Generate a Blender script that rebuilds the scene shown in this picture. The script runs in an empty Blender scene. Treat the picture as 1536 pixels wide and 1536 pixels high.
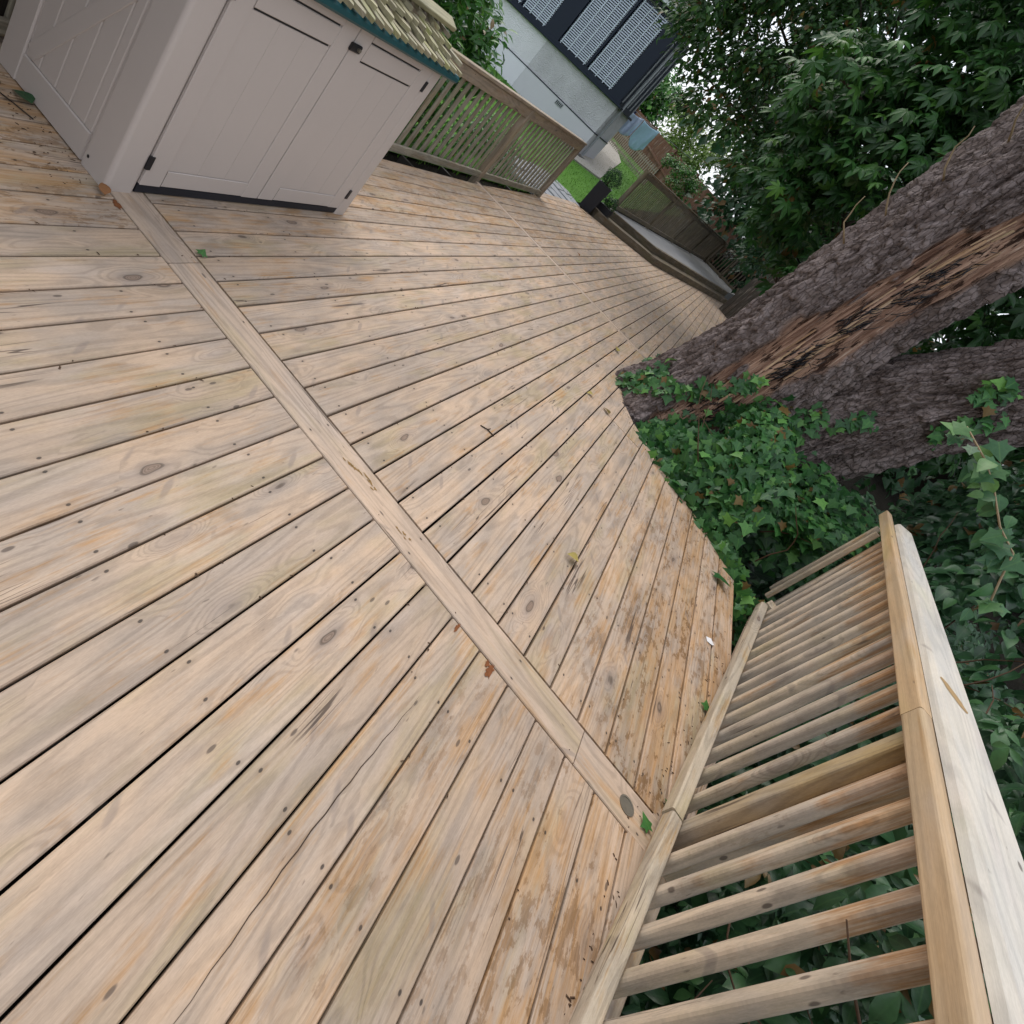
import bpy, bmesh, math, random
import numpy as np
from mathutils import Vector, Matrix

random.seed(7)
RNG = np.random.default_rng(11)
SC = bpy.context.scene
COL = SC.collection

# ------------------------------------------------------------------ camera
cd = bpy.data.cameras.new("camera")
cam = bpy.data.objects.new("camera", cd)
COL.objects.link(cam)
# columns: image right, image up, backwards, in world axes
right = Vector((0.6515034, 0.4268759, 0.6271525))
down = Vector((0.7418609, -0.1855476, -0.6443714))
fwd = Vector((-0.1586999, 0.8850701, -0.4375675))
Mc = Matrix((( right.x, -down.x, -fwd.x, 0.0),
             ( right.y, -down.y, -fwd.y, 0.0),
             ( right.z, -down.z, -fwd.z, 1.5),
             (0, 0, 0, 1)))
cam.matrix_world = Mc
cd.sensor_width = 36.0
cd.lens = 36.0 * 899.58 / 1536.0
cd.shift_x = (768.0 - 686.16) / 1536.0
cd.shift_y = -(768.0 - 573.02) / 1536.0
cd.clip_start = 0.02
cd.clip_end = 2000.0
SC.camera = cam

# ------------------------------------------------------------------ light
SUN_EL, SUN_AZ = math.radians(52), math.radians(-52)
world = bpy.data.worlds.new("World")
SC.world = world
world.use_nodes = True
wn = world.node_tree
for n in list(wn.nodes):
    wn.nodes.remove(n)
wo = wn.nodes.new("ShaderNodeOutputWorld")
wb = wn.nodes.new("ShaderNodeBackground")
sky = wn.nodes.new("ShaderNodeTexSky")
sky.sky_type = 'NISHITA'
sky.sun_disc = False
sky.sun_elevation = SUN_EL
sky.sun_rotation = SUN_AZ
sky.dust_density = 4.0
sky.air_density = 1.2
# an overcast sheet of cloud in front of the clear sky
cl = wn.nodes.new("ShaderNodeMix")
cl.data_type = 'RGBA'
cl.inputs[0].default_value = 0.72
cl.inputs[7].default_value = (8.2, 8.5, 9.2, 1)
wn.links.new(sky.outputs[0], cl.inputs[6])
wn.links.new(cl.outputs[2], wb.inputs[0])
wb.inputs[1].default_value = 0.12
wn.links.new(wb.outputs[0], wo.inputs[0])

sd = bpy.data.lights.new("sun", 'SUN')
sd.energy = 1.1
sd.angle = math.radians(45)
sd.color = (1.0, 0.95, 0.88)
sun = bpy.data.objects.new("sun", sd)
COL.objects.link(sun)
sdir = Vector((math.sin(SUN_AZ) * math.cos(SUN_EL), math.cos(SUN_AZ) * math.cos(SUN_EL), math.sin(SUN_EL)))
sun.rotation_euler = sdir.to_track_quat('Z', 'Y').to_euler()
sun.location = (0, 0, 30)

SC.view_settings.view_transform = 'Standard'
SC.view_settings.look = 'None'
SC.view_settings.exposure = 0.50
SC.view_settings.gamma = 1.0
SC.view_settings.use_curve_mapping = False
SC.render.engine = 'CYCLES'
SC.cycles.max_bounces = 6
SC.cycles.transparent_max_bounces = 4
SC.cycles.use_denoising = True


# ------------------------------------------------------------------ shader helpers
class S:
    """a socket with arithmetic"""
    def __init__(s, nt, k):
        s.nt, s.k = nt, k

    def _m(s, op, o=None, c=None, rev=False, clamp=False):
        n = s.nt.nodes.new("ShaderNodeMath")
        n.operation = op
        n.use_clamp = clamp
        a, b = (o, s) if rev else (s, o)
        for i, v in enumerate((a, b, c)):
            if v is None:
                continue
            if isinstance(v, S):
                s.nt.links.new(v.k, n.inputs[i])
            else:
                n.inputs[i].default_value = v
        return S(s.nt, n.outputs[0])

    def __add__(s, o): return s._m('ADD', o)
    __radd__ = __add__
    def __sub__(s, o): return s._m('SUBTRACT', o)
    def __rsub__(s, o): return s._m('SUBTRACT', o, rev=True)
    def __mul__(s, o): return s._m('MULTIPLY', o)
    __rmul__ = __mul__
    def __truediv__(s, o): return s._m('DIVIDE', o)
    def abs(s): return s._m('ABSOLUTE')
    def sin(s): return s._m('SINE')
    def sqrt(s): return s._m('SQRT')
    def fract(s): return s._m('FRACT')
    def floor(s): return s._m('FLOOR')
    def pow(s, e): return s._m('POWER', e)
    def gt(s, v): return s._m('GREATER_THAN', v)
    def lt(s, v): return s._m('LESS_THAN', v)
    def max(s, v): return s._m('MAXIMUM', v)
    def min(s, v): return s._m('MINIMUM', v)
    def clamp(s): return s._m('ADD', 0.0, clamp=True)

    def step(s, a, b):
        """smooth ramp: 0 at a, 1 at b"""
        n = s.nt.nodes.new("ShaderNodeMapRange")
        n.interpolation_type = 'SMOOTHSTEP'
        s.nt.links.new(s.k, n.inputs[0])
        if a < b:
            n.inputs[1].default_value, n.inputs[2].default_value = a, b
        else:
            n.inputs[1].default_value, n.inputs[2].default_value = b, a
            n.inputs[3].default_value, n.inputs[4].default_value = 1.0, 0.0
        return S(s.nt, n.outputs[0])


class Mat:
    def __init__(s, name):
        s.m = bpy.data.materials.new(name)
        s.m.use_nodes = True
        s.nt = s.m.node_tree
        s.b = s.nt.nodes["Principled BSDF"]
        s.out = s.nt.nodes["Material Output"]

    def node(s, t): return s.nt.nodes.new(t)
    def link(s, a, b): s.nt.links.new(a.k if isinstance(a, S) else a, b)

    def coords(s, which='Object'):
        n = s.node("ShaderNodeTexCoord")
        x = s.node("ShaderNodeSeparateXYZ")
        s.link(n.outputs[which], x.inputs[0])
        return [S(s.nt, k) for k in x.outputs]

    def world(s):
        n = s.node("ShaderNodeNewGeometry")
        x = s.node("ShaderNodeSeparateXYZ")
        s.link(n.outputs['Position'], x.inputs[0])
        return [S(s.nt, k) for k in x.outputs]

    def rand(s): return S(s.nt, s.node("ShaderNodeObjectInfo").outputs['Random'])

    def attr(s, name, kind='GEOMETRY', out='Fac'):
        n = s.node("ShaderNodeAttribute")
        n.attribute_type = kind
        n.attribute_name = name
        return S(s.nt, n.outputs[out])

    def vec(s, x, y, z=0.0):
        n = s.node("ShaderNodeCombineXYZ")
        for i, v in enumerate((x, y, z)):
            if isinstance(v, S):
                s.link(v, n.inputs[i])
            else:
                n.inputs[i].default_value = v
        return n.outputs[0]

    def noise(s, v, scale=1.0, detail=2.0, rough=0.5, dist=0.0):
        n = s.node("ShaderNodeTexNoise")
        s.link(v, n.inputs['Vector'])
        n.inputs['Scale'].default_value = scale
        n.inputs['Detail'].default_value = detail
        n.inputs['Roughness'].default_value = rough
        n.inputs['Distortion'].default_value = dist
        return S(s.nt, n.outputs[0])

    def voro(s, v, scale=1.0, feat='F1', rnd=1.0):
        n = s.node("ShaderNodeTexVoronoi")
        n.feature = feat
        s.link(v, n.inputs['Vector'])
        n.inputs['Scale'].default_value = scale
        n.inputs['Randomness'].default_value = rnd
        c = None
        if feat == 'F1':
            x = s.node("ShaderNodeSeparateColor")
            s.link(n.outputs['Color'], x.inputs[0])
            c = S(s.nt, x.outputs[0])
        return S(s.nt, n.outputs['Distance']), c

    def mix(s, f, a, b, mode='MIX'):
        n = s.node("ShaderNodeMix")
        n.data_type = 'RGBA'
        n.blend_type = mode
        for i, v in ((0, f), (6, a), (7, b)):
            if isinstance(v, S):
                s.link(v, n.inputs[i])
            elif isinstance(v, (int, float)):
                n.inputs[i].default_value = v
            else:
                n.inputs[i].default_value = (*v, 1.0)
        return S(s.nt, n.outputs[2])

    def shade(s, f, col):
        """multiply a colour by a scalar socket"""
        n = s.node("ShaderNodeVectorMath")
        n.operation = 'SCALE'
        s.link(col, n.inputs[0])
        s.link(f, n.inputs['Scale'])
        return S(s.nt, n.outputs[0])

    def done(s, col, rough=0.6, spec=0.35, height=None, bump=0.5, dist=0.002):
        if isinstance(col, S):
            s.link(col, s.b.inputs['Base Color'])
        else:
            s.b.inputs['Base Color'].default_value = (*col, 1.0)
        if isinstance(rough, S):
            s.link(rough, s.b.inputs['Roughness'])
        else:
            s.b.inputs['Roughness'].default_value = rough
        s.b.inputs['Specular IOR Level'].default_value = spec
        if height is not None:
            n = s.node("ShaderNodeBump")
            n.inputs['Strength'].default_value = bump
            n.inputs['Distance'].default_value = dist
            s.link(height, n.inputs['Height'])
            s.link(n.outputs[0], s.b.inputs['Normal'])
        return s.m


def wood(name, pale, grey, warm, algae=(0.30, 0.27, 0.15), screws=False, knots=0.5, grain=1.0, stain_bias=0.0,
         rough=0.62, spec=0.3, algae_amt=0.5, long=1.0, topwarm=0.0):
    """sawn softwood, local Y along the board"""
    m = Mat(name)
    x, y, z = m.coords('Object')
    r = m.rand()
    stain = m.attr("stain", 'OBJECT')
    w = x + z * 0.9
    ox, oy = r * 41.0, r * 173.0
    X, Y = w + ox, y * long + oy
    # knots
    kx, ky = X + (m.noise(m.vec(X * 14.0, Y * 9.0), 1.0, 1.0) - 0.5) * 0.03, Y
    d, c = m.voro(m.vec(kx * 9.0, ky * 3.0), 1.0)
    has = c.gt(1.0 - knots * 0.55)
    # pin knots, and branch knots cut lengthwise that lie aslant like a wing
    pd, pc = m.voro(m.vec(X * 26.0 + 5.0, Y * 9.0), 1.0)
    pin = pd.step(0.17, 0.10) * pc.gt(1.0 - knots * 0.16)
    sl = (X * 16.0 + Y * 10.0, Y * 7.0 - X * 9.0)
    wd_, wc_ = m.voro(m.vec(sl[0] * 1.0, sl[1] * 0.42 + 3.0), 1.0)
    wing = (wd_ + (m.noise(m.vec(X * 60.0, Y * 20.0), 1.0, 2.0) - 0.5) * 0.10).step(0.26, 0.13) * wc_.gt(1.0 - knots * 0.30)
    knot = d.step(0.125, 0.10) * has
    kring = (d - 0.112).abs().step(0.026, 0.008) * has
    ringd = d.step(0.20, 0.12) * has
    warp = d.step(0.75, 0.0) * has
    # grain: contour bands of a stretched field, bent round the knots
    fine0 = m.noise(m.vec(X * 150.0, Y * 9.0), 1.0, 2.0, 0.6)
    field = m.noise(m.vec(X * 8.0, Y * 0.55, warp * 0.9), 1.0, 1.0) + warp * 0.10
    bands = ((field * 84.0 + (fine0 - 0.5) * 1.6).sin() * 0.5 + 0.5).step(0.40, 0.98)
    fine = m.noise(m.vec(X * 260.0, Y * 5.0), 1.0, 3.0, 0.65)
    fine2 = m.noise(m.vec(X * 90.0, Y * 1.8), 1.0, 2.0, 0.6)
    blotch = m.noise(m.vec(X * 7.0, Y * 2.0), 1.0, 3.0, 0.6)
    blot3 = m.noise(m.vec(X * 16.0 + 2.0, Y * 6.0 + 1.0), 1.0, 5.0, 0.68)
    blot2 = m.noise(m.vec(X * 13.0 + 9.0, Y * 2.6), 1.0, 4.0, 0.65)
    col = m.mix(blotch.step(0.33, 0.66), pale, grey)
    col = m.mix((r * 7.13).fract().step(0.55, 1.0) * 0.45, col, grey)
    # yellowish film and warm, less bleached streaks
    alg = m.noise(m.vec(X * 5.0 + 3.0, Y * 1.3 + 7.0), 1.0, 3.0, 0.6).step(0.50, 0.68)
    fs = fine.step(0.36, 0.64)
    gs = fine2.step(0.34, 0.66)
    col = m.mix(alg * algae_amt * (gs * 0.6 + 0.75), col, algae)
    wm = (blot2 + (fine2 - 0.5) * 0.30 + (r * 3.7).fract() * 0.08 + stain * 0.16 + stain_bias + (y.step(0.05, 0.42) * topwarm if topwarm else 0.0)).step(0.56, 0.76)
    col = m.mix(wm * (fs * 0.45 + gs * 0.35 + 0.25), col, warm)
    # silvery sheen where the face has bleached furthest
    sil = m.noise(m.vec(X * 10.0 + 21.0, Y * 2.2 + 5.0), 1.0, 3.0, 0.6).step(0.52, 0.70)
    col = m.mix(sil * 0.42, col, m.mix(0.6, grey, (0.54, 0.45, 0.39)))
    # flaking: hard edged brown scabs where a board carries stain
    flake = m.noise(m.vec(X * 30.0, Y * 11.0), 1.0, 5.0, 0.72)
    fmask = (flake + (blotch - 0.5) * 0.5).step(0.545, 0.615) * stain
    col = m.mix(fmask * 0.85, col, (0.21, 0.11, 0.04))
    col = m.mix((stain * -1.0).clamp() * 0.6, col, (0.60, 0.455, 0.35))
    # grain tone
    speck = m.noise(m.vec(X * 420.0, Y * 60.0), 1.0, 2.0, 0.6).step(0.3, 0.7)
    tone = 1.0 - (bands * (0.10 + 0.16 * blotch) + (fs - 0.5) * 0.08 + (gs - 0.5) * 0.06 + (speck - 0.5) * 0.13 + (blot3 - 0.5) * 0.48) * grain
    tone = tone * (0.93 + (r * 11.7).fract() * 0.14)
    col = m.shade(tone, col)
    # grey halo, brown heart of the knots
    col = m.mix(warp.step(0.45, 0.95) * 0.30, col, (0.22, 0.19, 0.18))
    col = m.mix(ringd * 0.22, col, (0.11, 0.08, 0.06))
    col = m.mix(knot * 0.75, col, m.mix((d * 190.0).sin() * 0.5 + 0.5, (0.27, 0.19, 0.14), (0.15, 0.10, 0.07)))
    col = m.mix(kring * 0.5, col, (0.06, 0.045, 0.035))
    col = m.mix(wing * 0.42, col, (0.20, 0.165, 0.15))
    col = m.mix(pin * 0.75, col, (0.075, 0.055, 0.045))
    # drying checks
    ck = m.noise(m.vec(X * 34.0, Y * 0.8), 1.0, 1.0)
    crack = (ck - 0.5).abs().step(0.010, 0.004) * m.noise(m.vec(X * 6.0, Y * 1.5 + 40.0), 1.0, 1.0).step(0.60, 0.68)
    col = m.mix(crack * 0.8, col, (0.06, 0.04, 0.03))
    # short dark dashes of weathered pores
    dash = m.noise(m.vec(X * 75.0, Y * 16.0), 1.0, 2.0).step(0.70, 0.78)
    col = m.mix(dash * 0.50, col, (0.10, 0.075, 0.055))
    h = bands * 0.22 * grain + fine * 0.5 + fine2 * 0.4 - knot * 0.5 - crack * 2.0 - dash * 0.6
    if screws:
        k = ((r * 5.3).fract() - 0.5) * 0.03
        side = x.gt(0.0)
        cell = ((y + k) / 0.58).floor()
        jig = m.noise(m.vec(cell * 7.7 + r * 50.0, side * 9.3), 1.0, 0.0)
        jig2 = m.noise(m.vec(cell * 5.1 + r * 30.0 + 4.0, side * 3.7), 1.0, 0.0)
        fy = (((y + k) / 0.58).fract() - 0.5) * 0.58 + (jig - 0.5) * 0.09
        fx = x.abs() - (0.049 + (jig2 - 0.5) * 0.034)
        dd = (fx * fx + fy * fy * 0.35).sqrt()
        dot = dd.step(0.0048, 0.0024) * (jig2 + jig).gt(0.86)
        halo = (fx * fx + fy * fy * 0.10).sqrt().step(0.012, 0.002)
        col = m.mix(halo * 0.18, col, (0.16, 0.11, 0.07))
        col = m.mix(dot * 0.85, col, (0.035, 0.028, 0.024))
        h = h - dot * 2.0
    return m.done(col, rough + (blotch - 0.5) * 0.2, spec, h, 0.55, 0.0016)


def plain(name, colr, rough=0.6, spec=0.3, var=0.12, scale=9.0, bump=0.25, dist=0.002, metal=0.0, dirt=None):
    m = Mat(name)
    x, y, z = m.coords('Object')
    v = m.vec(x, y, z)
    a = m.noise(v, scale, 4.0, 0.6)
    b = m.noise(v, scale * 14.0, 3.0, 0.6)
    t = 1.0 + (a - 0.5) * var * 2.0 + (b - 0.5) * var
    col = m.shade(t, m.mix(0.0, colr, colr))
    if dirt is not None:
        col = m.mix(m.noise(v, scale * 0.6, 5.0, 0.7).step(0.48, 0.70) * 0.6, col, dirt)
    m.b.inputs['Metallic'].default_value = metal
    return m.done(col, rough, spec, a * 0.4 + b, bump, dist)


def leafmat(name, dark, mid, light, objrand=False, rough=0.42, spec=0.4, trans=0.25, vein=0.35, brown=0.03):
    m = Mat(name)
    r = m.rand() if objrand else m.attr("rnd")
    u = m.node("ShaderNodeUVMap")
    u.uv_map = "leaf"
    sx = m.node("ShaderNodeSeparateXYZ")
    m.link(u.outputs[0], sx.inputs[0])
    ux, uy = S(m.nt, sx.outputs[0]), S(m.nt, sx.outputs[1])
    col = m.mix(r.step(0.0, 0.6), dark, mid)
    col = m.mix(r.step(0.72, 1.0), col, light)
    n = m.noise(m.vec(ux + r * 30.0, uy), 5.0, 3.0)
    col = m.shade(0.72 + n * 0.56, col)
    if vein:
        rib = ux.abs().step(0.035, 0.008)
        side = ((uy - ux.abs() * 0.9) * 16.0).sin().step(0.90, 1.0)
        col = m.mix((rib + side * 0.35).clamp() * vein, col, light)
    if brown:
        col = m.mix((r * 17.31).fract().gt(1.0 - brown) * 0.8, col, (0.20, 0.10, 0.03))
    b = m.done(col, rough, spec, n, 0.25, 0.004)
    if trans:
        t = m.node("ShaderNodeBsdfTranslucent")
        m.link(m.shade(S(m.nt, m.node("ShaderNodeValue").outputs[0]), col) if False else col, t.inputs[0])
        mx = m.node("ShaderNodeMixShader")
        mx.inputs[0].default_value = trans
        m.link(m.b.outputs[0], mx.inputs[1])
        m.link(t.outputs[0], mx.inputs[2])
        m.link(mx.outputs[0], m.out.inputs[0])
    return b


# ------------------------------------------------------------------ object helpers
def basis(o):
    return Matrix.LocRotScale(o.location, o.rotation_euler, o.scale)


def world_of(o):
    m = basis(o)
    while o.parent is not None:
        o = o.parent
        m = basis(o) @ m
    return m


def link(o, parent=None):
    """o carries world coordinates so far; hang it on parent without moving it"""
    COL.objects.link(o)
    if parent is not None:
        m = world_of(parent).inverted() @ basis(o)
        o.parent = parent
        l, r, sc = m.decompose()
        o.location, o.rotation_euler, o.scale = l, r.to_euler(), sc
    return o


def tag(o, label=None, cat=None, group=None, kind=None):
    if label: o["label"] = label
    if cat: o["category"] = cat
    if group: o["group"] = group
    if kind: o["kind"] = kind
    return o


def thing(name, label, cat, loc, group=None):
    o = bpy.data.objects.new(name, None)
    o.empty_display_size = 0.2
    o.location = loc
    COL.objects.link(o)
    return tag(o, label, cat, group)


def setting(name, loc=(0, 0, 0)):
    o = bpy.data.objects.new(name, None)
    o.location = loc
    COL.objects.link(o)
    return tag(o, kind='structure')


def mesh_from(name, V, F, mat, smooth=False, uv=None, rnd=None, attrs=None):
    me = bpy.data.meshes.new(name)
    me.from_pydata([tuple(v) for v in V], [], [tuple(f) for f in F])
    for m in (mat if isinstance(mat, (list, tuple)) else [mat]):
        if m is not None:
            me.materials.append(m)
    if smooth:
        me.polygons.foreach_set("use_smooth", [True] * len(me.polygons))
    me.update()
    return me


def obj(name, me, parent=None, loc=(0, 0, 0)):
    o = bpy.data.objects.new(name, me)
    o.location = loc
    return link(o, parent)


def beam_geo(w, t, l0, l1, ch=0.004, skew0=0.0, skew1=0.0, segs=1):
    """chamfered bar along local Y, centred on X and Z; skew moves the +X side of an end along Y"""
    a, b = w / 2, t / 2
    c = min(ch, a * 0.9, b * 0.9)
    pr = []
    for qx, qz, s0 in ((1, 1, 0), (-1, 1, 1), (-1, -1, 2), (1, -1, 3)):
        for k in range(segs + 1):
            an = (s0 + k / segs) * math.pi / 2
            pr.append((qx * (a - c) + c * math.cos(an), qz * (b - c) + c * math.sin(an)))
    n = len(pr)
    V, F = [], []
    for (l, sk) in ((l0, skew0), (l1, skew1)):
        for (px, pz) in pr:
            V.append((px, l + sk * (px / w + 0.5), pz))
    for i in range(n):
        j = (i + 1) % n
        F.append((i, i + n, j + n, j))
    F.append(tuple(range(n)))
    F.append(tuple(range(2 * n - 1, n - 1, -1)))
    return V, F


_cache = {}


def beam(name, p0, p1, w, t, mat, parent=None, up=(0, 0, 1), ch=0.004, segs=1, stain=0.0, smooth=False):
    """bar from p0 to p1 (centre line); w across, t along up"""
    p0, p1, up = Vector(p0), Vector(p1), Vector(up)
    L = (p1 - p0).length
    yv = (p1 - p0).normalized()
    zv = (up - yv * up.dot(yv)).normalized()
    xv = yv.cross(zv)
    key = (round(w, 4), round(t, 4), round(L, 3), ch, segs, mat.name)
    me = _cache.get(key)
    if me is None:
        V, F = beam_geo(w, t, -L / 2, L / 2, ch, segs=segs)
        me = mesh_from(name, V, F, mat, smooth)
        _cache[key] = me
    o = bpy.data.objects.new(name, me)
    mid = (p0 + p1) / 2
    R3 = Matrix((xv, yv, zv)).transposed()
    o.rotation_euler = R3.to_euler()
    o.location = mid
    o["stain"] = float(stain)
    return link(o, parent)


def box(name, lo, hi, mat, parent=None, ch=0.004, axis='y'):
    lo, hi = Vector(lo), Vector(hi)
    c, s = (lo + hi) / 2, hi - lo
    if axis == 'y':
        return beam(name, (c.x, lo.y, c.z), (c.x, hi.y, c.z), s.x, s.z, mat, parent, (0, 0, 1), ch)
    if axis == 'x':
        return beam(name, (lo.x, c.y, c.z), (hi.x, c.y, c.z), s.y, s.z, mat, parent, (0, 0, 1), ch)
    return beam(name, (c.x, c.y, lo.z), (c.x, c.y, hi.z), s.y, s.x, mat, parent, (1, 0, 0), ch)


def tube_geo(pts, rad, n=6):
    """a swept tube through pts with a radius per point"""
    V, F = [], []
    pts = [Vector(p) for p in pts]
    if not hasattr(rad, '__len__'):
        rad = [rad] * len(pts)
    prev = None
    for i, p in enumerate(pts):
        d = (pts[min(i + 1, len(pts) - 1)] - pts[max(i - 1, 0)]).normalized()
        if prev is None:
            a = d.orthogonal().normalized()
        else:
            a = (prev - d * prev.dot(d)).normalized()
        prev = a
        b = d.cross(a)
        for k in range(n):
            t = 2 * math.pi * k / n
            V.append(p + (a * math.cos(t) + b * math.sin(t)) * rad[i])
    for i in range(len(pts) - 1):
        for k in range(n):
            j = (k + 1) % n
            F.append((i * n + k, i * n + j, (i + 1) * n + j, (i + 1) * n + k))
    F.append(tuple(range(n - 1, -1, -1)))
    F.append(tuple(range(len(V) - n, len(V))))
    return V, F


def tubes(name, paths, mat, parent=None, n=5, kind=None):
    V, F = [], []
    for pts, rad in paths:
        v, f = tube_geo(pts, rad, n)
        o = len(V)
        V += v
        F += [tuple(i + o for i in q) for q in f]
    ob = obj(name, mesh_from(name, V, F, mat, True), parent, parent_world(parent))
    # geometry is in world space: shift it to the parent's base
    shift = Vector(parent_world(parent))
    ob.data.transform(Matrix.Translation(-shift))
    if kind: ob["kind"] = kind
    return ob


def parent_world(p):
    if p is None: return Vector((0, 0, 0))
    return world_of(p).translation


def world_mesh(name, V, F, mat, parent=None, smooth=False, kind=None):
    s = parent_world(parent)
    V = [(v[0] - s[0], v[1] - s[1], v[2] - s[2]) for v in V]
    o = obj(name, mesh_from(name, V, F, mat, smooth), parent, s)
    if kind: o["kind"] = kind
    return o


# ------------------------------------------------------------------ leaves
def tmpl_ivy():
    P = [(0, -0.05), (0.30, -0.22), (0.28, 0.02), (0.56, 0.16), (0.30, 0.34), (0.0, 0.85)]
    out = [P[0]] + P[1:5] + [P[5]] + [(-x, y) for x, y in P[4:0:-1]]
    V = [(0, 0.18, 0.04)]
    for x, y in out:
        V.append((x, y, -0.30 * x * x + 0.03 - 0.06 * y * y))
    F = [(0, i, i + 1) for i in range(1, len(out))] + [(0, len(out), 1)]
    return np.array(V), F


def tmpl_leaflet(w=0.28, obo=0.62, droop=0.25, n=4):
    V, F = [], []
    for i in range(n + 1):
        t = i / n
        wd = w * (math.sin(math.pi * min(1, t ** (0.7 / max(0.2, 1 - obo) * 0.55))) + 0.02) if 0 < t < 1 else 0.01
        zc = -droop * t * t
        V += [(-wd, t, zc + wd * 0.35), (0, t, zc), (wd, t, zc + wd * 0.35)]
    for i in range(n):
        a = i * 3
        F += [(a, a + 1, a + 4, a + 3), (a + 1, a + 2, a + 5, a + 4)]
    return np.array(V), F


def tmpl_palm(k=5, w=0.17, spread=150, droop=0.30, n=4):
    V0, F0 = tmpl_leaflet(w, 0.68, droop, n)
    V, F = [], []
    for i in range(k):
        a = math.radians(-spread / 2 + spread * i / (k - 1))
        s = 1.0 - 0.42 * abs(2 * i / (k - 1) - 1)
        c, sn = math.cos(a), math.sin(a)
        o = len(V)
        for (x, y, z) in V0:
            V.append(((x * c + y * sn) * s, (-x * sn + y * c) * s, z * s))
        F += [tuple(q + o for q in f) for f in F0]
    # leaf coordinates of one leaflet for the veins
    return np.array(V), F, np.tile(V0[:, :2], (k, 1))


def tmpl_broad():
    V, F = tmpl_leaflet(0.34, 0.45, 0.25, 5)
    return V, F


def leaf_template(t):
    if len(t) == 3: return t
    return t[0], t[1], t[0][:, :2].copy()


def leaf_mesh_single(name, t, mat):
    V, F, U = leaf_template(t)
    me = mesh_from(name, V, F, mat, True)
    uv = me.uv_layers.new(name="leaf")
    idx = np.empty(len(me.loops), dtype=np.int32)
    me.loops.foreach_get("vertex_index", idx)
    uv.data.foreach_set("uv", U[idx].astype(np.float32).ravel())
    return me


def frames(N, tips):
    """rotation matrices: leaf normal N (local z), tip direction near tips (local y)"""
    N = N / np.linalg.norm(N, axis=1, keepdims=True)
    Y = tips - N * np.sum(tips * N, 1, keepdims=True)
    Y = Y / np.maximum(np.linalg.norm(Y, axis=1, keepdims=True), 1e-6)
    X = np.cross(Y, N)
    return np.stack([X, Y, N], axis=2)


def leaf_mass(name, t, P, N, T, size, mat, parent=None, kind='stuff'):
    V, F, U = leaf_template(t)
    n, nv = len(P), len(V)
    if n == 0: return None
    R = frames(N, T)
    W = np.einsum('nij,vj->nvi', R, V) * np.asarray(size)[:, None, None] + P[:, None, :]
    base = np.array(parent_world(parent))
    W = (W - base).reshape(-1, 3).astype(np.float32)
    me = bpy.data.meshes.new(name)
    loops = np.array([i for f in F for i in f], dtype=np.int64)
    lens = np.array([len(f) for f in F], dtype=np.int64)
    allv = (loops[None, :] + (np.arange(n) * nv)[:, None]).ravel().astype(np.int32)
    tot = np.tile(lens, n)
    start = np.concatenate([[0], np.cumsum(tot)[:-1]]).astype(np.int32)
    me.vertices.add(len(W))
    me.vertices.foreach_set("co", W.ravel())
    me.loops.add(len(allv))
    me.loops.foreach_set("vertex_index", allv)
    me.polygons.add(len(tot))
    me.polygons.foreach_set("loop_start", start)
    me.polygons.foreach_set("loop_total", tot.astype(np.int32))
    me.polygons.foreach_set("use_smooth", np.ones(len(tot), dtype=bool))
    me.update(calc_edges=True)
    me.materials.append(mat)
    uv = me.uv_layers.new(name="leaf")
    uv.data.foreach_set("uv", np.tile(U[loops], (n, 1)).astype(np.float32).ravel())
    at = me.attributes.new("rnd", 'FLOAT', 'POINT')
    at.data.foreach_set("value", np.repeat(RNG.random(n), nv).astype(np.float32))
    o = obj(name, me, parent, base)
    if kind: o["kind"] = kind
    return o


def leaf_parts(meshes, P, N, T, size, parent, name="leaf"):
    R = frames(N, T)
    base = parent_world(parent)
    for i in range(len(P)):
        o = bpy.data.objects.new(name, meshes[i % len(meshes)])
        m3 = Matrix([list(R[i][k]) for k in range(3)]).to_4x4()
        m4 = Matrix.Translation(Vector(P[i]) - base) @ m3 @ Matrix.Scale(float(size[i]), 4)
        COL.objects.link(o)
        o.parent = parent
        o.matrix_basis = m4


def jitter(n, s): return RNG.normal(0, s, (n, 3))


def blob(n, c, r, shell=0.55):
    """points in an uneven ellipsoid, denser to the outside; returns points and outward normals"""
    d = RNG.normal(0, 1, (n, 3))
    d /= np.linalg.norm(d, axis=1, keepdims=True)
    k = shell + (1 - shell) * RNG.random(n) ** 0.6
    lump = 1 + 0.16 * np.sin(d[:, 0] * 5 + c[0]) * np.cos(d[:, 2] * 4 + c[1]) + 0.10 * np.sin(d[:, 1] * 9 + c[2])
    P = np.array(c) + d * np.array(r) * (k * lump)[:, None]
    return P, d


def clumps(centers, n_each, rad, flat=0.7):
    Ps, Ns = [], []
    for c in centers:
        p, d = blob(n_each, c, (rad, rad, rad * flat), 0.25)
        Ps.append(p)
        Ns.append(d)
    return np.concatenate(Ps), np.concatenate(Ns)


# ------------------------------------------------------------------ numpy noise for bark
def _h(i, j, k, seed):
    n = (i * 374761393 + j * 668265263 + k * 2147483647 + seed * 1274126177) & 0xFFFFFFFF
    n = ((n ^ (n >> 13)) * 1274126177) & 0xFFFFFFFF
    return ((n ^ (n >> 16)) & 0xFFFF) / 65535.0


def vnoise(x, y, z, seed=0):
    i, j, k = np.floor(x).astype(np.int64), np.floor(y).astype(np.int64), np.floor(z).astype(np.int64)
    u, v, w = x - i, y - j, z - k
    u, v, w = u * u * (3 - 2 * u), v * v * (3 - 2 * v), w * w * (3 - 2 * w)
    r = 0
    for a in (0, 1):
        for b in (0, 1):
            for c in (0, 1):
                r = r + _h(i + a, j + b, k + c, seed) * (u if a else 1 - u) * (v if b else 1 - v) * (w if c else 1 - w)
    return r


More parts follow.
